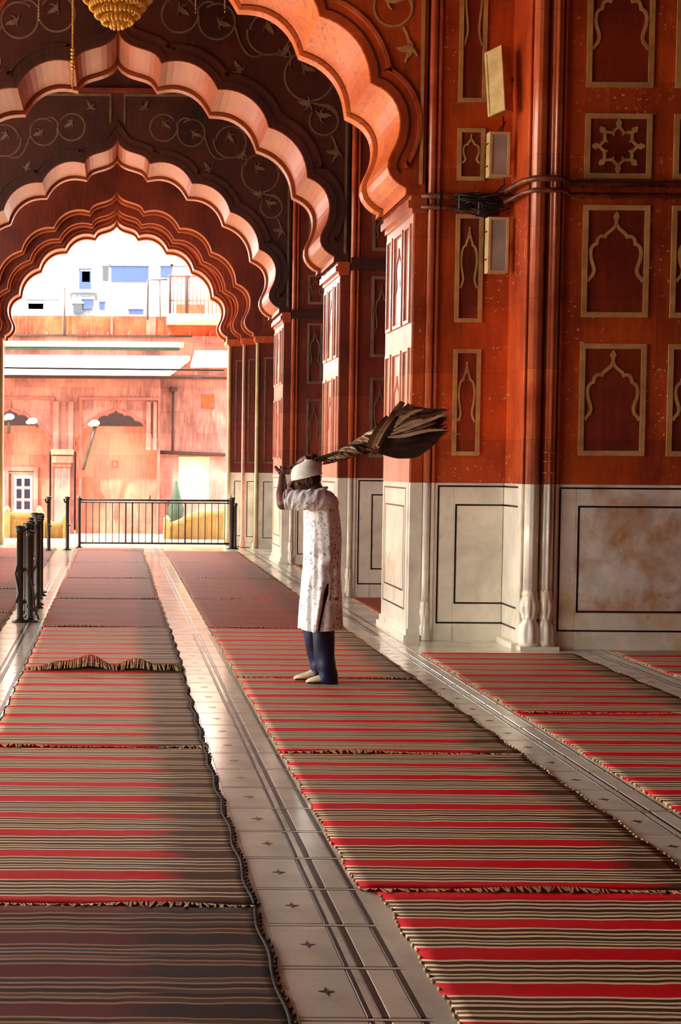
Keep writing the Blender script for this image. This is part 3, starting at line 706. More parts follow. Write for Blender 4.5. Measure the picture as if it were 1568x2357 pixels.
def floodlight(c, w_, h_, d_, rot, label, face, case, frm):
    e = empty('floodlight', c); e.rotation_euler = rot; tag(e, label, 'floodlight', 'floodlights on the near pier')
    m = MB(); m.bbox(-w_/2, w_/2, -d_/2, d_/2, -h_/2, h_/2, .012); m.build('casing', M[case], e)
    m = MB(); m.frame(-w_/2, w_/2, -h_/2, h_/2, .022, -d_/2-.014, -d_/2+.004); m.build('front_frame', M[frm], e)
    m = MB(); m.box(-w_/2+.022, w_/2-.022, -d_/2-.006, -d_/2+.002, -h_/2+.022, h_/2-.022); m.build('glass', M[face], e)
    m = MB(); m.box(-.02, .02, d_/2, d_/2+.10, -.03, .03); m.box(-w_/2-.01, w_/2+.01, d_/2, d_/2+.012, -.02, .02); m.build('bracket', M['iron'], e)
    for z in (-h_*.25, h_*.25):
        m = MB(); m.box(-w_/2-.006, w_/2+.006, -d_/2+.02, d_/2-.01, z-.006, z+.006); m.build('cooling_rib', M['orange_metal'] if case == 'orange_metal' else M['iron'], e)
    return e
c = P(1150, 190, Y=13.85); floodlight(c, .20, .60, .10, (math.radians(-4), math.radians(-9), math.radians(-56)), 'cream fronted floodlight tilted outwards high on the near pier', 'cream_paint', 'orange_metal', 'cream_paint')
c = P(1146, 358, Y=13.93); floodlight(c, .19, .40, .08, (0, math.radians(0), math.radians(6)), 'grey glass floodlight just above the conduit pipes', 'grey_glass', 'cream_paint', 'cream_paint')
c = P(1143, 566, Y=13.93); floodlight(c, .19, .50, .08, (0, 0, math.radians(6)), 'pale grey glass floodlight just below the conduit pipes', 'grey_glass', 'cream_paint', 'cream_paint')
m = MB(); q = [P(x, y, Y=13.9) for x, y in ((1158, 262), (1160, 290), (1150, 320), (1152, 360), (1160, 400), (1162, 425), (1140, 445), (1110, 455))]
m.tube(q, .007, 6); q = [P(x, y, Y=13.9) for x, y in ((1165, 280), (1155, 292), (1146, 305), (1148, 340))]; m.tube(q, .006, 6)
tag(m.build('power_cable', M['cable'], None, True), 'black cable hanging across the grey floodlight above the pipes', 'cable')

# ------------------------------------------------------------------ chandelier and bead strings
cc = P(271, 60, Y=16.8); CX, CY = cc.x, 16.8
E_ = empty('chandelier', (CX, CY, 6.35)); tag(E_, 'large gold beaded chandelier hanging above the aisle, tapering tiers', 'chandelier')
bead = MB(); bead.ellipsoid((0, 0, 0), (.023, .023, .040), 8, 6); bsrc = None
tiers = [(0.0, .07, 9), (.05, .165, 22), (.125, .24, 32), (.21, .30, 40), (.30, .37, 48), (.39, .44, 56), (.50, .50, 40), (.62, .52, 40)]
for z, r, n in tiers:
    for k in range(n):
        a = 2*math.pi*(k+.5*(z*10 % 2))/n
        if bsrc is None: bsrc = bead.build('bead', M['gold'], E_, True); o = bsrc
        else: o = inst(bsrc, (0, 0, 0), E_)
        o.location = (r*math.cos(a), r*math.sin(a), z+.03); o.rotation_euler = (0, 0, a)
    if n:
        m = MB(); m.tube([(r*math.cos(a*math.pi/12)*.96, r*math.sin(a*math.pi/12)*.96, z+.07) for a in range(25)], .010, 6, False); m.build('ring', M['gold'], E_, True)
m = MB(); m.lathe([(.03, .06), (.05, .3), (.10, .6), (.12, .8), (.03, 1.0), (.02, 2.34)], 0, 0, 14); m.build('stem', M['gold'], E_, True)
for px_, bot, gold, lb in ((167, 210, 1, 'longest string of clear and gold beads left of the chandelier'), (90, 48, 0, 'short bead string at the far left of the ceiling'), (451, 32, 0, 'short bead string just right of the chandelier'), (518, 30, 0, 'short bead string nearest the bright arch, right of the others')):
    q = P(px_, bot, Y=16.6); m = MB(); z = q.z
    m.lathe([(.004, z), (.012, z+.02), (.004, z+.04)], q.x, q.y, 8); z += .045
    while z < 8.69:
        big = gold and q.z+.22 < z < q.z+.45
        r = .024 if big else .013; h = .040 if big else .022
        m.lathe([(.004, z), (r, z+h*.3), (r, z+h*.7), (.004, z+h)], q.x, q.y, 8); z += h
    o = m.build('bead_string', M['silver'] if not gold else M['gold'], None, True); tag(o, lb, 'bead string', 'bead strings hanging from the ceiling')

# ------------------------------------------------------------------ outside: court, facade, balustrades, skyline
M['court'] = plain('courtyard_paving', (216, 176, 140), .8, (196, 150, 116), 2, .1)
M['pink'] = sandstone('sunlit_pink_sandstone', (170, 122, 112), (140, 98, 94), .8, 0, .2, .1)
M['peach'] = sandstone('sunlit_peach_plaster', (182, 124, 104), (166, 108, 94), .85, 0, .2, .1)
M['roseline'] = plain('rose_stone_trim', (150, 86, 72), .8, (124, 68, 60), 3)
M['parapet'] = sandstone('orange_parapet_stone', (206, 92, 58), (170, 60, 40), .8, 0, .2)
M['whitewash'] = plain('whitewashed_slab', (244, 240, 232), .8, (236, 228, 214), 3)
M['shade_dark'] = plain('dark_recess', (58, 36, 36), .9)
M['navy'] = plain('dark_blue_glass', (18, 30, 48), .2, (12, 20, 34))
M['blue'] = plain('blue_tarpaulin', (10, 50, 112), .6, (8, 38, 90))
M['greyb'] = plain('grey_concrete', (96, 106, 120), .8)
M['leaf'] = plain('dark_green_foliage', (30, 60, 40), .7)
M['mint'] = plain('mint_lamp_cover', (190, 240, 205), .4, (150, 220, 170))
M['rail_cream'] = plain('cream_rail', (246, 222, 180), .6)
m = MB(); m.box(-60, 60, -20, 110, -.8, -.5); m2 = m
m = MB(); m.box(-60, -12, -20, 31.2, -.8, -.32); m.box(-60, 60, 31.2, 120, -.8, -.32); struct(m.build('floor_courtyard', M['court']))
FY = 42.0
def fx(px_): return P(px_, 1068, Y=FY).x
def fz(py_): return P(265, py_, Y=FY).z
Fd = empty('arcade_building', (0, FY, -.32)); tag(Fd, 'sunlit pink arcade building across the court with white eaves', 'building')
def fpart(m, name, mat, parent=None, sm=False):
    o = m.build(name, M[mat], parent or Fd, sm)
    if parent is None or parent is Fd: o.location = (0, -FY, .32)
    return o
zt = fz(862); zb = -.32
def farch(cx, z0, hw, ztop, n=5):
    pts = [(cx-hw, z0), (cx-hw, fz(1042))]; zs = fz(1042); H = ztop-zs
    pf = arch_half(); full = [(-x, z) for x, z in pf[::-1]][:-1] + pf
    pts += [(cx+x/2.66*hw, zs+(z-4.17)/(6.86-4.17)*H) for x, z in full] + [(cx+hw, zs), (cx+hw, z0)]
    return pts
a1 = farch(fx(266), zb, fx(362)-fx(266), fz(943)); a0 = farch(fx(22), zb, fx(362)-fx(266), fz(943))
poly = [(-9, zb), (-9, zt), (fx(368), zt), (fx(368), zb)] + a1[::-1] + a0[::-1]
def prism(poly, y0, y1):
    tri = tessellate_polygon([[Vector((x, z, 0)) for x, z in poly]]); n = len(poly); m = MB()
    m.add([(x, y0, z) for x, z in poly]+[(x, y1, z) for x, z in poly], [tuple(t) for t in tri]+[tuple(n+i for i in t)[::-1] for t in tri]+[(i, (i+1) % n, n+(i+1) % n, n+i) for i in range(n)])
    return m
fpart(prism(poly, FY, FY+.45), 'arcade_wall', 'pink')
m = MB(); m.box(fx(368), 9, FY+.3, FY+.75, zb, zt); fpart(m, 'side_wall', 'pink')
m = MB(); m.box(fx(174), fx(362), FY+.46, FY+.8, zb, fz(980)); fpart(m, 'infill_wall', 'peach')
m = MB(); m.box(fx(-60), fx(112), FY+.46, FY+.8, zb, fz(980)); fpart(m, 'infill_wall', 'peach')
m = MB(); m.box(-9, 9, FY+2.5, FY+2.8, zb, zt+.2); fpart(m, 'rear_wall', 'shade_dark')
m = MB(); m.frame(fx(258), fx(272), fz(1076), fz(1060), .03, FY+.44, FY+.46); fpart(m, 'wall_box', 'roseline')
# mouldings over the arches
for cx in (266, 22):
    pf = [(x, z) for x, z in farch(fx(cx), zb, fx(366)-fx(266), fz(938))][2:-2]
    m = MB(); m.ribbon(pf, .05, FY-.04, FY+.01); fpart(m, 'arch_moulding', 'roseline')
    m = MB(); m.frame(fx(cx-84), fx(cx+102), fz(1250), fz(915), .07, FY-.05, FY+.01); fpart(m, 'bay_frame', 'roseline')
    m = MB(); m.ribbon([(fx(cx), fz(945)), (fx(cx), fz(930)), (fx(cx), fz(925))], .08, FY-.05, FY, taper=[.3, 1, .2]); fpart(m, 'finial', 'roseline')
# pilasters with capitals between bays
for a, b in ((122, 135), (157, 168), (336, 346), (352, 360)):
    m = MB(); m.box(fx(a), fx(b), FY-.10, FY, fz(1035), fz(925)); fpart(m, 'pilaster', 'pink')
m = MB(); m.box(fx(126), fx(162), FY-.25, FY, zb, fz(1075)); cpl = fpart(m, 'column', 'pink')
m = MB(); m.box(fx(120), fx(168), FY-.33, FY, fz(1066), fz(1050)); m.box(fx(125), fx(164), FY-.28, FY, fz(1075), fz(1066)); m.box(fx(118), fx(170), FY-.36, FY, fz(1048), fz(1035)); fpart(m, 'capital', 'peach')
# eaves (sloping chajja), mouldings, parapet
zl, zh = fz(862), fz(818)
m = MB(); e1, e2 = -9, fx(436)
m.add([(e1, FY-1.3, zl), (e2-.6, FY-1.3, zl), (e2, FY, zh), (e1, FY, zh), (e1, FY-1.3, zl-.10), (e2-.6, FY-1.3, zl-.10), (e2, FY, zh-.12), (e1, FY, zh-.12)], [(0, 1, 2, 3), (7, 6, 5, 4), (0, 4, 5, 1), (1, 5, 6, 2), (2, 6, 7, 3), (3, 7, 4, 0)])
fpart(m, 'eaves', 'whitewash')
m = MB(); m.add([(fx(436), FY-.2, fz(838)), (8, FY-1.1, fz(838)), (8, FY, fz(805)), (fx(446), FY, fz(805)), (fx(436), FY-.2, fz(846)), (8, FY-1.1, fz(846)), (8, FY, fz(812)), (fx(446), FY, fz(812))], [(0, 1, 2, 3), (7, 6, 5, 4), (0, 4, 5, 1), (1, 5, 6, 2), (2, 6, 7, 3), (3, 7, 4, 0)]); fpart(m, 'side_eaves', 'whitewash')
m = MB(); m.box(-9, 9, FY, FY+.75, zt, fz(772)); fpart(m, 'entablature', 'pink')
for a, b, pr, mt, x1 in ((800, 788, .25, 'limestone', 420), (806, 801, .16, 'leaf', 410), (775, 771, .10, 'shade_dark', 440), (872, 866, .12, 'shade_dark', 520)):  # last strip paints the shadow under the eaves as a dark band
    m = MB(); m.box(-9, fx(x1), FY-pr, FY+.001, fz(a), fz(b)); fpart(m, 'cornice_and_shade_strip', mt)
m = MB(); m.box(-9, 9, FY+.05, FY+.5, fz(772), fz(727)); fpart(m, 'parapet', 'parapet')
for k in range(14):
    x = -3.6+k*.56; m = MB(); m.box(x, x+.04, FY-.02, FY+.05, fz(775), fz(765)); fpart(m, 'bracket', 'pink')
for px_, w_ in ((144, 6), (255, 5), (345, 22)):
    m = MB(); m.box(fx(px_-w_/2), fx(px_+w_/2), FY, FY+.05, fz(770), fz(729)); fpart(m, 'parapet_pier', 'roseline')
# rain pipe and cross pipe
m = MB(); m.tube([(fx(398), FY+.18, fz(895)), (fx(398), FY+.18, fz(1044))], .04, 8); m.tube([(fx(365), FY+.2, fz(1040)), (fx(520), FY+.2, fz(1045))], .05, 8); m.lathe([(.1, fz(900)), (.13, fz(893)), (.1, fz(890))], fx(398), FY+.18, 10); fpart(m, 'rain_pipe', 'shade_dark', sm=True)
m = MB(); m.box(fx(412), fx(484), FY+.285, FY+.301, fz(1150), fz(1050)); fpart(m, 'sun_and_wall_patch', 'limestone')  # patch of sunlight painted on the side wall
m = MB(); m.box(fx(464), fx(494), FY+.285, FY+.301, fz(938), fz(905)); fpart(m, 'sun_and_wall_patch', 'parapet')
m = MB(); m.box(fx(388), fx(412), FY+.27, FY+.30, zb, fz(1150)); fpart(m, 'service_door', 'shade_dark')
# glazed door at the left
D_ = empty('door_frame', (0, 0, 0)); D_.parent = Fd; D_.location = (0, -FY, .32)
m = MB(); m.frame(fx(8), fx(86), zb, fz(1076), .12, FY+.36, FY+.46); m.box(fx(12), fx(82), FY+.38, FY+.46, fz(1092), fz(1088)); m.build('frame', M['pink'], D_)
m = MB(); m.box(fx(24), fx(80), FY+.39, FY+.46, zb, fz(1090)); m.build('leaf', M['peach'], D_)
m = MB(); m.frame(fx(31), fx(73), fz(1180), fz(1098), .06, FY+.37, FY+.40); m.box(fx(51)-.03, fx(51)+.03, FY+.366, FY+.40, fz(1180), fz(1098)); m.box(fx(31), fx(73), FY+.363, FY+.395, fz(1126), fz(1122)); m.box(fx(31), fx(73), FY+.363, FY+.395, fz(1154), fz(1150)); m.build('glazing_bars', M['whitewash'], D_)
for a in (35, 55):
    for b in (1101, 1129, 1157):
        m = MB(); m.box(fx(a), fx(a+14), FY+.375, FY+.392, fz(b+20), fz(b)); m.build('pane', M['navy'], D_)
# court lamps
def court_lamp(pts, hp, label):
    e = empty('court_lamp', (fx(hp[0]), FY-.4, -.32)); tag(e, label, 'lamp', 'pale mint court lamps'); 
    q = [Vector((fx(x), FY-.4, fz(y))) for x, y in pts]; m = MB(); m.tube(q, .045, 8); o = m.build('arm', M['iron'], e, True); o.location = (-fx(hp[0]), -FY+.4, .32)
    m = MB(); m.ellipsoid((fx(hp[0]), FY-.45, fz(hp[1])), (.14, .10, .09), 12, 8); m.ellipsoid((fx(hp[0])-.1, FY-.45, fz(hp[1])-.04), (.09, .08, .06), 12, 8); o = m.build('lamp_head', M['mint'], e, True); o.location = (-fx(hp[0]), -FY+.4, .32)
court_lamp([(192, 1082), (196, 1066), (208, 1022), (220, 982)], (218, 975), 'curved dark pole lamp with pale mint head under the middle arch')
court_lamp([(22, 1000), (22, 985), (22, 965)], (24, 962), 'pale mint court lamp at the left edge under the left arch')
court_lamp([(90, 985), (84, 980), (78, 975)], (77, 971), 'small pale mint court lamp beside the left arch edge')
# conifer
m = MB(); q = P(405, 1200, Y=38); hz = P(405, 1107, Y=38).z; m.lathe([(.05, -.32), (.05, .1), (.16, .15), (.20, .5), (.13, hz*.6), (.02, hz)], q.x, 38, 12, lambda z, a: 1+.15*math.sin(5*a+9*z))
tag(m.build('cypress', M['leaf'], None, True), 'small dark green pointed cypress before the brown service door', 'tree')
# stone balustrades outside the exit
def balustrade(tops, y, label):
    """tops: [(px,py)] profile of the coping"""
    q = [P(a, b, Y=y) for a, b in tops]; e = empty('stone_balustrade', (q[0].x, y, -.32)); tag(e, label, 'balustrade', 'stone balustrades outside the exit')
    poly = [(v.x-q[0].x, v.z+.32) for v in q] + [(q[-1].x-q[0].x, 0), (0, 0)]
    o = prism(poly[::-1], .06, .14).build('panel', M['limestone'], e)
    m = MB(); m.ribbon([(v.x-q[0].x, v.z+.32) for v in q], .07, 0, .2); m.build('coping', M['limestone'], e)
    for v in (q[0], q[-1]):
        m = MB(); x = v.x-q[0].x; m.box(x-.07, x+.07, -.02, .20, 0, v.z+.36); m.lathe([(.06, v.z+.36), (.075, v.z+.42), (.02, v.z+.50)], x, .09, 10); m.build('newel', M['limestone'], e)
    n = int((q[-1].x-q[0].x)/.16); m = MB()
    for k in range(1, n):
        x = k*.16; 
        z = 0
        for a, b in zip(poly[:len(q)-1], poly[1:len(q)]):
            if a[0] <= x <= b[0]: z = a[1]+(b[1]-a[1])*(x-a[0])/max(1e-6, b[0]-a[0])
        if z > .3: m.frame(x-.055, x+.055, .12, z-.10, .015, .04, .07)
    m.build('carved_panel', M['inlay'], e)
balustrade([(384, 1205), (392, 1208), (418, 1198), (440, 1186), (462, 1181), (505, 1178), (522, 1176)], 33.5, 'cream carved stone balustrade with rising curved top behind the gate')
balustrade([(96, 1195), (108, 1200), (126, 1208), (140, 1206), (152, 1195)], 33.5, 'cream balustrade with dipped curved top between the gate posts')
balustrade([(16, 1183), (40, 1183), (66, 1183), (90, 1183)], 33.5, 'straight cream stone balustrade at the left below the glazed door')
m = MB(); m.box(-9, 9, 31.2, 33.3, -.32, -.02); tag(m.build('stone_step', M['limestone']), 'broad pale threshold step outside the exit arch', 'step')
# skyline
def block(x0, x1, y0, y1, Y, d, mat, name, label, cat, wins=()):
    a, b = P(x0, y1, Y=Y), P(x1, y0, Y=Y); e = empty(name, (a.x, Y, -.32)); tag(e, label, cat)
    m = MB(); m.box(0, b.x-a.x, 0, d, 0, b.z+.32); m.box(-.15, b.x-a.x+.15, -.15, d, b.z+.30, b.z+.45); m.build('body', M[mat], e)
    for wx0, wx1, wy0, wy1, wm in wins:
        p0, p1 = P(wx0, wy1, Y=Y), P(wx1, wy0, Y=Y); m = MB(); m.box(p0.x-a.x, p1.x-a.x, -.25, .02, p0.z+.32, p1.z+.32); m.build('awning' if wm == 'blue' else 'window', M[wm], e)
        m = MB(); m.box(p0.x-a.x-.1, p1.x-a.x+.1, -.32, .02, p1.z+.32, p1.z+.42); m.build('lintel', M['greyb'], e)
    return e
block(232, 344, 608, 740, 90, 8, 'whitewash', 'rooftop_building', 'white rooftop building with a wide blue awning', 'building', ((236, 250, 614, 648, 'navy'), (256, 342, 614, 650, 'blue'), (296, 330, 713, 724, 'blue'), (228, 242, 696, 714, 'blue')))
block(180, 212, 616, 740, 95, 6, 'whitewash', 'rooftop_tower', 'narrow white tower with a dark blue opening', 'building', ((182, 210, 620, 666, 'blue'), (189, 207, 626, 650, 'navy')))
block(60, 140, 688, 740, 100, 6, 'whitewash', 'low_building', 'low white building with a long grey blue band', 'building', ((62, 134, 691, 712, 'greyb'), (66, 100, 700, 712, 'blue')))
block(165, 217, 674, 740, 84, 4, 'greyb', 'water_tank_house', 'small grey blue rooftop hut beside the tower', 'building', ((170, 190, 700, 722, 'navy'), (192, 212, 690, 712, 'blue')))
block(366, 440, 610, 740, 88, 6, 'whitewash', 'rooftop_building', 'white rooftop building behind the railings', 'building', ((369, 394, 614, 640, 'blue'), (396, 440, 614, 640, 'greyb')))
# roof terrace with railings on the right
RT = empty('roof_terrace', (P(388, 735, Y=40.5).x, 40.5, P(388, 735, Y=40.5).z)); tag(RT, 'cream roof terrace slab with tall white railings, upper right of the exit view', 'terrace')
def rp(m, name, mat, sm=False):
    o = m.build(name, M[mat], RT, sm); o.location = -RT.location; return o
def tx(a): return P(a, 700, Y=40.5).x
def tz(b): return P(450, b, Y=40.5).z
m = MB(); m.box(tx(388), 5, 40.5, 42.6, tz(736), tz(722)); rp(m, 'slab', 'rail_cream')
m = MB(); m.box(tx(410), tx(475), 41.6, 42.3, tz(722), tz(690)); rp(m, 'red_kerb_wall', 'parapet')
m = MB(); m.box(tx(475), 5, 41.5, 42.0, tz(722), tz(694)); rp(m, 'curved_block', 'rail_cream')
for k in range(13):
    x = tx(400+k*9); m = MB(); m.tube([(x, 40.7, tz(722)), (x, 40.7, tz(634))], .018, 6); rp(m, 'baluster', 'roseline', True)
m = MB(); m.tube([(tx(388), 40.7, tz(633)), (5, 40.7, tz(633))], .03, 8); m.tube([(tx(388), 40.7, tz(690)), (5, 40.7, tz(690))], .02, 8); rp(m, 'rail', 'roseline', True)
for x_ in (392, 431):
    m = MB(); m.tube([(tx(x_), 40.65, tz(722)), (tx(x_), 40.65, tz(632))], .035, 8); rp(m, 'post', 'shade_dark', True)
m = MB(); m.tube([(tx(342), 41.6, tz(728)), (tx(342), 41.6, tz(634)), (tx(388), 41.6, tz(632))], .03, 8); m.tube([(tx(372), 41.6, tz(728)), (tx(370), 41.6, tz(634))], .02, 8); rp(m, 'frame', 'iron', True)
m = MB(); m.tube([(fx(147), FY-.1, fz(772)), (fx(147), FY-.1, fz(664))], .03, 8); tag(m.build('mast', M['iron'], None, True), 'thin dark mast standing on the parapet left of the rooftop hut', 'mast')
m = MB(); m.tube([P(10, 846, Y=31.5)+Vector((-1, 0, 0)), P(200, 849, Y=31.5), P(516, 852, Y=31.5)], .022, 6); tag(m.build('overhead_wire', M['cable'], None, True), 'black wire crossing the exit arch below the eaves', 'wire')

# ------------------------------------------------------------------ the sweeping man
M['skin'] = plain('brown_skin', (112, 66, 48), .5, (84, 46, 34), 14, .08)
M['hair'] = plain('short_black_hair', (22, 16, 15), .7, (50, 40, 36), 60, .4)
M['trouser'] = plain('navy_trousers', (16, 26, 84), .5, (6, 8, 26), 5, .2)
M['shoe'] = plain('cream_slipper', (236, 224, 190), .6, (206, 184, 144), 18, .3)
M['capm'] = plain('white_crochet_cap', (250, 247, 240), .75, (238, 230, 214), 30, .5)
t = NT('white_printed_cotton'); v = t.coord()
a = t.noise(t.coord((1, 1, .7)), 62, 2, .5, .5); b = t.noise(v, 5, 2); sp = t.n('ShaderNodeSeparateXYZ'); t.l(v, sp.inputs[0])
spot = t.ramp(a, [(.56, B0), (.585, W1)])
# motif is grey; pink bounce light on the back is painted as rust
bk = t.ramp(t.math('ADD', t.math('MULTIPLY', sp.outputs[0], 6), .1), [(.35, B0), (.55, W1)])
patch = t.ramp(b, [(.42, (.25, .25, .25, 1)), (.58, W1)])
colr = t.mix(bk, lin((150, 148, 152)), lin((176, 92, 66)))
t.l(t.mix(t.math('MULTIPLY', spot, patch), lin((252, 249, 248)), colr), t.b.inputs['Base Color'])
t.b.inputs['Roughness'].default_value = .8; t.b.inputs['Specular IOR Level'].default_value = .15
t.bump(t.noise(t.coord((1, 1, .5)), 16, 4), .5, .008); M['kurta'] = t.m
MY = 11.2; O = P(735, 1572, z=0); MY = O.y
Pm = empty('person', (O.x, O.y, 0)); tag(Pm, 'man in a white cap, white printed kurta and navy trousers swinging a broom overhead', 'person')
inv = Matrix.Translation((-O.x, -O.y, 0))
def q_(x, y, dy=0):                         # body landmark relative to the feet; dy = metres away from the camera
    p = P(x, y, Y=MY+dy); return Vector((p.x-O.x, p.y-O.y, p.z))
def smooth_path(pts, rad, n=5):
    P_ = []; Q_ = []
    for i in range(len(pts)-1):
        a = pts[max(i-1, 0)]; b = pts[i]; c = pts[i+1]; d = pts[min(i+2, len(pts)-1)]
        for k in range(n):
            t_ = k/n; P_.append(.5*((2*b)+(c-a)*t_+(2*a-5*b+4*c-d)*t_*t_+(3*b-a-3*c+d)*t_**3)); Q_.append(rad[i]+(rad[i+1]-rad[i])*t_)
    return P_+[pts[-1]], Q_+[rad[-1]]
bm_ = MB()
def limb(pts, rad, n=14, k=5, flat=None):
    a, b = smooth_path([Vector(p) for p in pts], rad, k); bm_.tube(a, b, n, flat=flat)
    bm_.ellipsoid(a[0], (b[0],)*3, 12, 8); bm_.ellipsoid(a[-1], (b[-1],)*3, 12, 8)
# torso, hips and legs (mostly under clothes)
limb([q_(738, 1400), q_(742, 1330), q_(742, 1250), q_(738, 1180), q_(742, 1150)], [.115, .12, .11, .125, .07], 18)
limb([q_(742, 1170, -.15), q_(742, 1165, .15)], [.06, .06]); 
limb([q_(745, 1160), q_(733, 1140), q_(722, 1120)], [.065, .058, .058])
limb([q_(745, 1400, -.08), q_(746, 1480, -.09), q_(757, 1556, -.09)], [.085, .060, .04])
limb([q_(732, 1400, .08), q_(728, 1480, .09), q_(734, 1552, .09)], [.075, .052, .036])
# head, tilted forward (faces -x)
tilt = Matrix.Rotation(math.radians(-9), 3, 'Y')
hc = q_(705, 1104)
def hd(x, y, z): return hc + tilt @ Vector((x, y, z))
bm_.ellipsoid(hd(.006, 0, .022), (.098, .077, .096), 24, 16, tilt)
bm_.ellipsoid(hd(-.040, 0, -.045), (.058, .062, .075), 20, 12, tilt)
bm_.ellipsoid(hd(-.070, 0, -.098), (.026, .030, .024), 14, 8, tilt)                 # chin
bm_.ellipsoid(hd(-.012, 0, -.070), (.060, .055, .045), 16, 10, tilt)                 # jaw
bm_.tube([hd(-.090, 0, .012), hd(-.105, 0, -.015), hd(-.118, 0, -.036), hd(-.102, 0, -.046)], [.008, .011, .015, .010], 10)   # nose
for s in (-1, 1):
    bm_.ellipsoid(hd(-.110, s*.012, -.040), (.012, .009, .009), 8, 6, tilt)
    bm_.ellipsoid(hd(-.078, s*.032, .014), (.018, .026, .010), 10, 6, tilt)           # brow
    bm_.ellipsoid(hd(-.066, s*.046, -.024), (.026, .020, .020), 10, 8, tilt)          # cheek
    ear = [hd(.012+.022*math.cos(a), s*(.078+.006*math.sin(a)), -.012+.032*math.sin(a)) for a in [k*math.pi/6 for k in range(-2, 9)]]
    bm_.tube(ear, .0065, 8); bm_.ellipsoid(hd(.012, s*.074, -.012), (.016, .010, .024), 10, 6, tilt); bm_.ellipsoid(hd(.002, s*.078, -.040), (.009, .007, .011), 8, 6, tilt)
bm_.tube([hd(-.100, -.022, -.062), hd(-.107, 0, -.060), hd(-.100, .022, -.062)], .0065, 8); bm_.tube([hd(-.096, -.018, -.073), hd(-.102, 0, -.074), hd(-.096, .018, -.073)], .0075, 8)
# broom axis
sh = 1.0
bx0, bx1 = q_(640, 1084, .10), q_(876, 1010, .06)
ax = (bx1-bx0).normalized()
def onax(px_): 
    t_ = (px_-640)/(876-640); return bx0.lerp(bx1, t_)
# arms
def hand(center, axis, palm_dir, wrist, flip=1):
    """fingers wrap round the shaft (axis) with the palm on palm_dir's side"""
    a = axis.normalized(); u = (palm_dir-a*palm_dir.dot(a)).normalized(); v_ = a.cross(u)
    R = .028
    def c(ang, s_, r=R): return center + a*s_ + u*math.cos(ang)*r + v_*math.sin(ang)*r*flip
    for i in range(4):
        s_ = (i-1.5)*.0225; ln = (.80, .95, .9, .72)[i]
        seg = [c(.35+ln*4.0*k/8, s_, R+.004*math.sin(k*.8)) for k in range(9)]
        bm_.tube(seg, [.0098]*3+[.0092]*3+[.0085, .008, .0065], 10); bm_.ellipsoid(seg[-1], (.007,)*3, 8, 6)
    for i in range(4): bm_.ellipsoid(c(.15, (i-1.5)*.0215, R+.006), (.013,)*3, 8, 6)
    pc = c(0, 0, R+.014); bm_.ellipsoid(pc, (.030, .030, .030), 12, 8)
    for s_ in (-.028, -.01, .01, .028): bm_.tube([c(.4, s_, R+.004), c(.0, s_, R+.012), wrist.lerp(c(-.3, s_, R+.02), .55)], [.012, .017, .022], 10)
    th_ = [wrist.lerp(pc, .5), c(-.5, -.045*1, R+.012), c(-1.3, -.050, R+.008), c(-2.1, -.046, R+.006), c(-2.7, -.040, R+.006)]
    bm_.tube(*smooth_path(th_, [.016, .014, .012, .0105, .008], 4), 10); bm_.ellipsoid(th_[-1], (.008,)*3, 8, 6)
# near arm: shoulder -> elbow -> up to the front grip
nh = onax(652); el = q_(651, 1160, -.14); wr = nh + Vector((-.012, -.050, -.055))
limb([q_(742, 1150, -.17), q_(700, 1150, -.19), el], [.062, .052, .044])
limb([el, el.lerp(wr, .35)+Vector((-.006, -.01, 0)), el.lerp(wr, .7), wr], [.044, .045, .034, .026])
hand(nh, ax, Vector((-.6, -.8, -.35)), wr, 1)
# far arm: elbow raised before the face, forearm back over the head to the rear grip
fh = onax(722); el2 = q_(672, 1112, .20); wr2 = fh + Vector((-.060, .030, .004))
limb([q_(742, 1150, .17), q_(705, 1142, .20), el2], [.060, .050, .042])
limb([el2, el2.lerp(wr2, .35), el2.lerp(wr2, .7)+Vector((0, .02, .02)), wr2], [.042, .042, .033, .026])
hand(fh, ax, Vector((-.2, .8, .45)), wr2, -1)
raw = bm_.build('body', M['skin'], Pm, True)
md = raw.modifiers.new('fuse', 'REMESH'); md.mode = 'VOXEL'; md.voxel_size = .0042; md.use_smooth_shade = True
md2 = raw.modifiers.new('smooth', 'SMOOTH'); md2.iterations = 2; md2.factor = .5
dg = bpy.context.evaluated_depsgraph_get(); nm_ = bpy.data.meshes.new_from_object(raw.evaluated_get(dg)); raw.modifiers.clear(); raw.data = nm_
for p in nm_.polygons: p.use_smooth = True
def pobj(m, name, mat, smooth=True, solid=0):
    o = m.build(name, M[mat], Pm, smooth)
    if solid: s_ = o.modifiers.new('cloth', 'SOLIDIFY'); s_.thickness = solid
    return o
# cap: shallow dome with band
m = MB(); N = 40; prof = [(1.0, -.004), (1.02, .012), (1.0, .030), (.965, .052), (.88, .076), (.74, .095), (.55, .108), (.32, .116), (.12, .119), (.02, .120)]
vs_ = []; 
for r_, z_ in prof:
    for k in range(N):
        a_ = 2*math.pi*k/N; w1 = 1+(.010*math.sin(3*a_+r_*7)+.008*math.sin(7*a_))*min(1, z_*20)
        vs_.append(hd(.006+.114*r_*w1*math.cos(a_), .091*r_*w1*math.sin(a_), .020+z_ + .010*math.cos(a_)))
m.add(vs_, [(i*N+k, i*N+(k+1) % N, (i+1)*N+(k+1) % N, (i+1)*N+k) for i in range(len(prof)-1) for k in range(N)] + [tuple(range((len(prof)-1)*N, len(prof)*N))])
capo = pobj(m, 'cap', 'capm', True, .003)
m = MB(); m.tube([hd(.006+.117*math.cos(a_), .094*math.sin(a_), .020+.010*math.cos(a_)) for a_ in [2*math.pi*k/36 for k in range(37)]], .0045, 6, False); o = m.build('cap_band', M['capm'], capo, True)
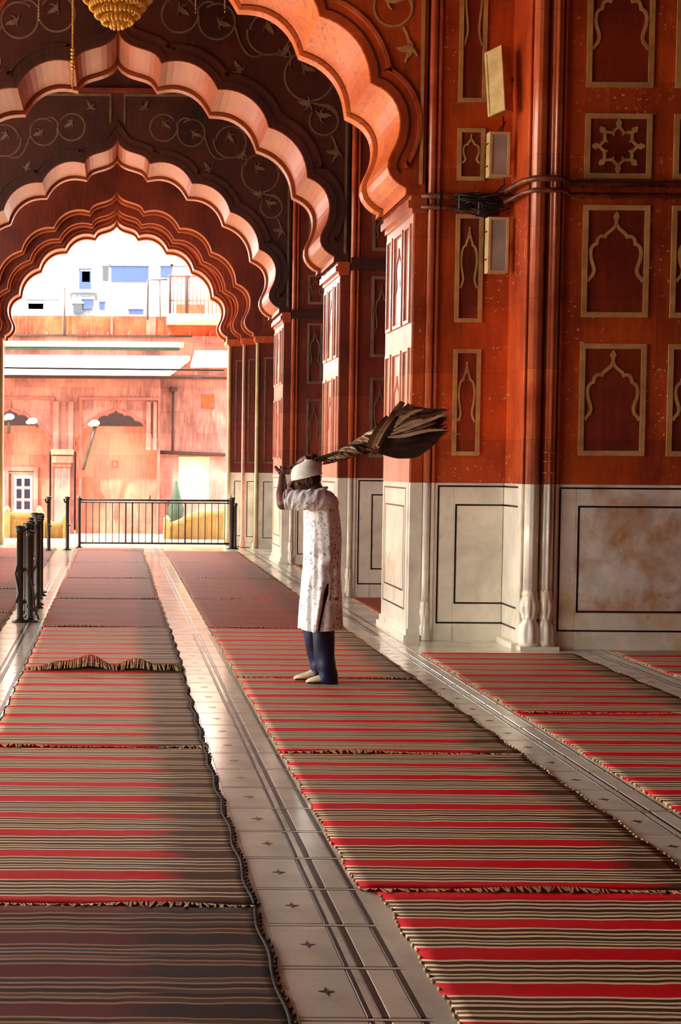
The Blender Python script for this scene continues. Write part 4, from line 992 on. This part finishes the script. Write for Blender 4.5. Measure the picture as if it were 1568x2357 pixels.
m = MB(); m.ellipsoid(hd(.020, 0, -.002), (.090, .0795, .070), 24, 14, tilt); hr = pobj(m, 'hair', 'hair')
# kurta: rings of (py, x_front, x_back, half width in depth)
rings = [(1127, 733, 752, .050), (1131, 722, 762, .10), (1138, 712, 769, .165), (1150, 704, 774, .205), (1165, 700, 778, .218), (1185, 699, 781, .205), (1210, 699.5, 784, .195), (1245, 699, 786, .190), (1280, 699, 784, .186), (1310, 697, 783, .186), (1340, 694, 784, .192), (1370, 691, 786, .198), (1400, 688.5, 787, .205), (1425, 687, 787.5, .212), (1447, 686, 788, .218)]
S_ = []
for i in range(len(rings)-1):
    for k in range(5): 
        t_ = k/5; S_.append(tuple(rings[i][j]+(rings[i+1][j]-rings[i][j])*t_ for j in range(4)))
S_.append(rings[-1]); NA = 96; m = MB(); vs_ = []
for ri, (py_, xf, xb, hw) in enumerate(S_):
    amp = .004 + .012*max(0, (py_-1180)/270); 
    for k in range(NA):
        a_ = 2*math.pi*k/NA; c_, s_ = math.cos(a_), math.sin(a_)
        cx_ = (xf+xb)/2; hx = (xb-xf)/2
        w_ = math.sin(9*a_+py_*.012)*amp*.6 + math.sin(17*a_-py_*.02)*amp*.35 + .006*math.sin(5*a_+py_*.09)*math.exp(-((py_-1290)/45)**2)
        w_ += .012*math.sin(py_*.16+3.2*a_)*math.exp(-((a_-5.3)/.7)**2)*math.exp(-((py_-1275)/55)**2)
        ce = abs(c_)**.85*(1 if c_ > 0 else -1)
        pp = q_(cx_+hx*ce, py_)
        hem = 0
        if ri >= len(S_)-6: hem = -(ri-len(S_)+6)*.0014*math.sin(3*a_+.6)
        edge = 1-abs(c_)**6
        sx_o = 0
        if py_ > 1334:
            q1 = min(1, (py_-1334)/30); q2 = max(.15, 1-max(0, py_-1360)/36)
            for kk, sg_ in ((74, -1), (75, 1), (73, -.7), (76, .7), (22, 1), (23, -1)):
                if k == kk: sx_o = sg_*.013*q1*q2
            if 60 < k < 90: sx_o -= .0032*(py_-1334)*.20*math.exp(-((k-74.5)/6)**2)
        vs_.append((pp.x + w_*c_*edge + sx_o, s_*(hw+w_*1.0), pp.z+hem))
fs_ = []
for i in range(len(S_)-1):
    y_ = S_[i][0]
    for k in range(NA):
        a_ = (k+.5)*360/NA
        if y_ > 1334 and k in (74, 22): continue
        fs_.append((i*NA+k, i*NA+(k+1) % NA, (i+1)*NA+(k+1) % NA, (i+1)*NA+k))
m.add(vs_, fs_); ku = pobj(m, 'kurta', 'kurta', True, .004)
def sleeve(pts, rad, name, wr_=.006):
    a, b = smooth_path([Vector(p) for p in pts], rad, 7); mm = MB(); n_ = 28; prev = Vector((0, 0, 1)); vs = []
    for i, p in enumerate(a):
        t_ = (a[min(i+1, len(a)-1)]-a[max(i-1, 0)]).normalized(); e1 = (prev-t_*prev.dot(t_)).normalized(); e2 = t_.cross(e1)
        for k in range(n_):
            an = 2*math.pi*k/n_; rr = b[i]*(1+.05*math.sin(4*an+i*.9)+.045*math.sin(i*1.7+2*an)) 
            vs.append(p + e1*math.cos(an)*rr + e2*math.sin(an)*rr)
    mm.add(vs, [(i*n_+k, i*n_+(k+1) % n_, (i+1)*n_+(k+1) % n_, (i+1)*n_+k) for i in range(len(a)-1) for k in range(n_)])
    o = mm.build(name, M['kurta'], ku, True); s_ = o.modifiers.new('cloth', 'SOLIDIFY'); s_.thickness = .004; return o
sleeve([q_(764, 1162, -.10), q_(746, 1153, -.165), q_(722, 1151, -.185), q_(694, 1151, -.18), q_(672, 1150, -.16), q_(660, 1150, -.145)], [.060, .082, .080, .074, .072, .078], 'sleeve')
sleeve([q_(764, 1160, .10), q_(746, 1152, .165), q_(722, 1146, .195), q_(698, 1136, .20), q_(684, 1124, .20)], [.060, .080, .075, .070, .072], 'sleeve')
m = MB(); m.tube([q_(738, 1128)+Vector((.052*math.cos(a_)-.006, .056*math.sin(a_), .012*math.cos(a_)+.006)) for a_ in [2*math.pi*k/24 for k in range(25)]], .011, 8, False); m.build('collar', M['kurta'], ku, True)
# trousers
def legm(rows, dy, name, hwf=.95):
    mm = MB(); n_ = 32; vs = []; rs = []
    for i in range(len(rows)-1):
        for k in range(5): t_ = k/5; rs.append(tuple(rows[i][j]+(rows[i+1][j]-rows[i][j])*t_ for j in range(3)))
    rs.append(rows[-1])
    for py_, xa, xb in rs:
        cx_ = (xa+xb)/2; p = q_(cx_, py_, dy); hx = (xb-xa)/2*.0032
        for k in range(n_):
            a_ = 2*math.pi*k/n_; w_ = .004*math.sin(3*a_+py_*.07)+.004*math.sin(py_*.22+a_)*max(0, (py_-1480)/90)
            vs.append((p.x+(hx+w_)*math.cos(a_), p.y+(hx*hwf+w_)*math.sin(a_), max(.012, p.z)))
    mm.add(vs, [(i*n_+k, i*n_+(k+1) % n_, (i+1)*n_+(k+1) % n_, (i+1)*n_+k) for i in range(len(rs)-1) for k in range(n_)])
    o = mm.build(name, M['trouser'], tr, True); s_ = o.modifiers.new('cloth', 'SOLIDIFY'); s_.thickness = .004; return o
m = MB(); c0 = q_(738, 1350); m.ellipsoid((c0.x+.005, 0, c0.z-.02), (.105, .13, .15), 20, 12); tr = pobj(m, 'trousers', 'trouser')
legm([(1400, 712, 766), (1440, 716, 769), (1490, 722, 770), (1530, 728, 773), (1560, 734, 777), (1570, 734, 779)], -.09, 'trouser_leg')
legm([(1400, 700, 748), (1440, 693, 748), (1470, 699, 750), (1500, 706, 750), (1525, 713, 750), (1545, 715, 750), (1557, 713, 748)], .09, 'trouser_leg')
def shoe(x0, x1, dy, zt_):
    a = P(x0, 1575, Y=MY+dy).x-O.x; b = P(x1, 1575, Y=MY+dy).x-O.x; L_ = b-a; mm = MB(); vs = []; n_ = 20
    st = [(0, .012, .012), (.06, .030, .026), (.2, .044, .038), (.4, .046, .056), (.6, .040, .080), (.8, .038, .085), (.95, .030, .07), (1, .012, .03)]
    for t_, w_, h in st:
        for k in range(n_):
            an = 2*math.pi*k/n_; z_ = h*.5+h*.5*math.sin(an); vs.append((a+L_*t_, dy+w_*math.cos(an)*(1 if math.sin(an) < .2 else .85), .016+max(0, z_)))
    mm.add(vs, [(i*n_+k, i*n_+(k+1) % n_, (i+1)*n_+(k+1) % n_, (i+1)*n_+k) for i in range(len(st)-1) for k in range(n_)]+[tuple(range(n_)), tuple(range((len(st)-1)*n_, len(st)*n_))])
    o = mm.build('slipper', M['shoe'], Pm, True)
    m2_ = MB(); m2_.box(a+.01, b-.005, dy-.040, dy+.040, .011, .020); m2_.build('sole', M['fringe_dark'], o)
shoe(676, 752, .09, 0); shoe(704, 778, -.09, 0)

# ------------------------------------------------------------------ palm frond broom
BR = empty('broom', tuple(O+bx0)); BR.location = (O.x+bx0.x, O.y+bx0.y, bx0.z); tag(BR, 'long broom of bound dried palm fronds held over the man\'s head', 'broom')
for i, (nm2, c1, c2) in enumerate((('frond_dark', (74, 46, 34), (38, 22, 18)), ('frond_mid', (140, 96, 66), (84, 54, 38)), ('frond_pale', (226, 196, 160), (196, 158, 122)))): M[nm2] = plain(nm2, c1, .6, c2, 12, .4, stretch=(1, 6, 6))
rb = random.Random(21)
def bx(px_, py_, dy=.06):
    return q_(px_, py_, dy)-bx0
def frond(pts, ws, mat, name='frond', th=.004, tw=0.0):
    """flat tapering leaf blade with a folded midrib"""
    a, b = smooth_path([Vector(p) for p in pts], ws, 4); mm = MB(); vs = []
    for i, p in enumerate(a):
        t_ = (a[min(i+1, len(a)-1)]-a[max(i-1, 0)]).normalized(); s_ = t_.cross(Vector((math.sin(tw), -math.cos(tw), 0))).normalized(); n_ = t_.cross(s_).normalized()
        vs += [p+s_*b[i], p+n_*(b[i]*.35+th), p-s_*b[i], p+n_*(b[i]*.35-th)]
    k = len(a); mm.add(vs, [(i*4+j, i*4+(j+1) % 4, (i+1)*4+(j+1) % 4, (i+1)*4+j) for i in range(k-1) for j in range(4)]+[(0, 1, 2, 3), tuple((k-1)*4+j for j in (3, 2, 1, 0))])
    return mm.build(name, M[mat], BR, False)
m = MB(); m.tube([Vector((0, 0, 0)), bx(700, 1066, .09), bx(740, 1055, .08), bx(800, 1040, .07), bx(850, 1018, .06)], [.014, .015, .020, .030, .045], 10); m.build('handle', M['frond_dark'], BR, True)
# twisted lengths bound round the handle
for k in range(120):
    t0 = rb.uniform(-.02, .80); ln = rb.uniform(.16, .36); ph_ = rb.uniform(0, 6.28); pts = []; ws = []
    for j in range(6):
        t_ = max(0, min(1, t0+ln*j/5)); x_ = 738+(868-738)*t_; y_ = 1062+(1008-1062)*t_**1.25
        rad = (.024+.062*t_**1.5) ; a_ = ph_+j*.35
        pts.append(bx(x_, y_, .08-.02*t_)+Vector((0, math.cos(a_)*rad*.8, math.sin(a_)*rad))); ws.append((.002, .005, .0065, .006, .005, .001)[j]*(1+.9*t_))
    frond(pts, ws, rb.choice(['frond_dark', 'frond_mid', 'frond_pale', 'frond_pale', 'frond_mid']), 'bound_strip', .004, rb.uniform(-.6, .6))
# pale band that ties the head
for off, wd_, mt in ((0, .030, 'frond_pale'), (-16, .020, 'frond_mid'), (9, .014, 'frond_dark')):
    frond([bx(908+off, 958, .0), bx(897+off, 972, -.04), bx(878+off, 1000, -.05), bx(864+off, 1028, -.03)], [wd_*.5, wd_, wd_, wd_*1.0], mt, 'binding', .006, .1)
m = MB(); a_, b_ = smooth_path([bx(840, 1022), bx(870, 1008), bx(905, 992), bx(950, 985), bx(990, 980)], [.045, .075, .10, .085, .02], 4); m.tube(a_, b_, 12, flat=.7); m.build('core_bundle', M['frond_dark'], BR, False)
# fan of fronds
for k in range(84):
    u = rb.random(); dy = rb.uniform(-.10, .10); e = rb.uniform(.75, 1.0)
    sx_, sy_ = 880+rb.uniform(-6, 14), 1000+rb.uniform(-22, 26)
    exx = 1036-26*abs(u-.5)*rb.random(); 
    ey = 936+u*60
    ex_ = 900+(exx-900)*e; ey_ = 985+(ey-985)*e
    my = (sy_+ey_)/2 + (u-.45)*44 + rb.uniform(-6, 6); mx = (sx_+ex_)/2
    mt = rb.choice(['frond_dark', 'frond_dark', 'frond_dark', 'frond_mid', 'frond_pale'])
    frond([bx(sx_, sy_, .06+dy*.4), bx(mx-18, my, .06+dy), bx(mx+30, (my+ey_)/2+(u-.5)*8, .06+dy*.95), bx(ex_, ey_, .06+dy*.8)], [.012, rb.uniform(.012, .022), rb.uniform(.008, .014), .0015], mt, 'frond', .003, rb.uniform(-.5, .5))
for pts in ([(872, 1036), (915, 1043), (960, 1040), (1000, 1016)], [(876, 1024), (920, 1034), (975, 1030), (1020, 996)], [(880, 1014), (930, 1024), (985, 1012), (1030, 984)]):
    frond([bx(a_, b_, -.02) for a_, b_ in pts], [.022, .040, .038, .004], 'frond_dark', 'frond', .006, .1)
for pts in ([(893, 1006), (930, 1003), (985, 991), (1030, 990)], [(905, 992), (940, 975), (965, 968), (975, 966)], [(908, 985), (925, 965), (948, 950), (975, 942)], [(900, 1000), (940, 985), (1000, 962), (1025, 953)]):
    frond([bx(a_, b_, -.06) for a_, b_ in pts], [.006, .014, .012, .002], 'frond_pale', 'frond', .003, .1)
# cut stubs sticking up
for (a_, b_, c_, d_) in ((893, 985, 918, 932), (900, 980, 930, 926), (905, 975, 943, 930), (890, 990, 912, 938), (903, 972, 952, 932), (896, 978, 925, 924)):
    frond([bx(a_, b_, .02), bx((a_+c_)/2-4, (b_+d_)/2, .02), bx(c_, d_, .02+rb.uniform(-.03, .03))], [.014, .016, .012], rb.choice(['frond_dark', 'frond_mid']), 'stub', .006, rb.uniform(-.4, .4))
for (pts) in ([(1020, 958), (1045, 962), (1063, 968)], [(1005, 952), (1030, 950), (1046, 942)], [(1030, 997), (1048, 1000), (1062, 999)]):
    frond([bx(a_, b_, .0) for a_, b_ in pts], [.004, .005, .001], 'frond_pale', 'frond', .002, .1)
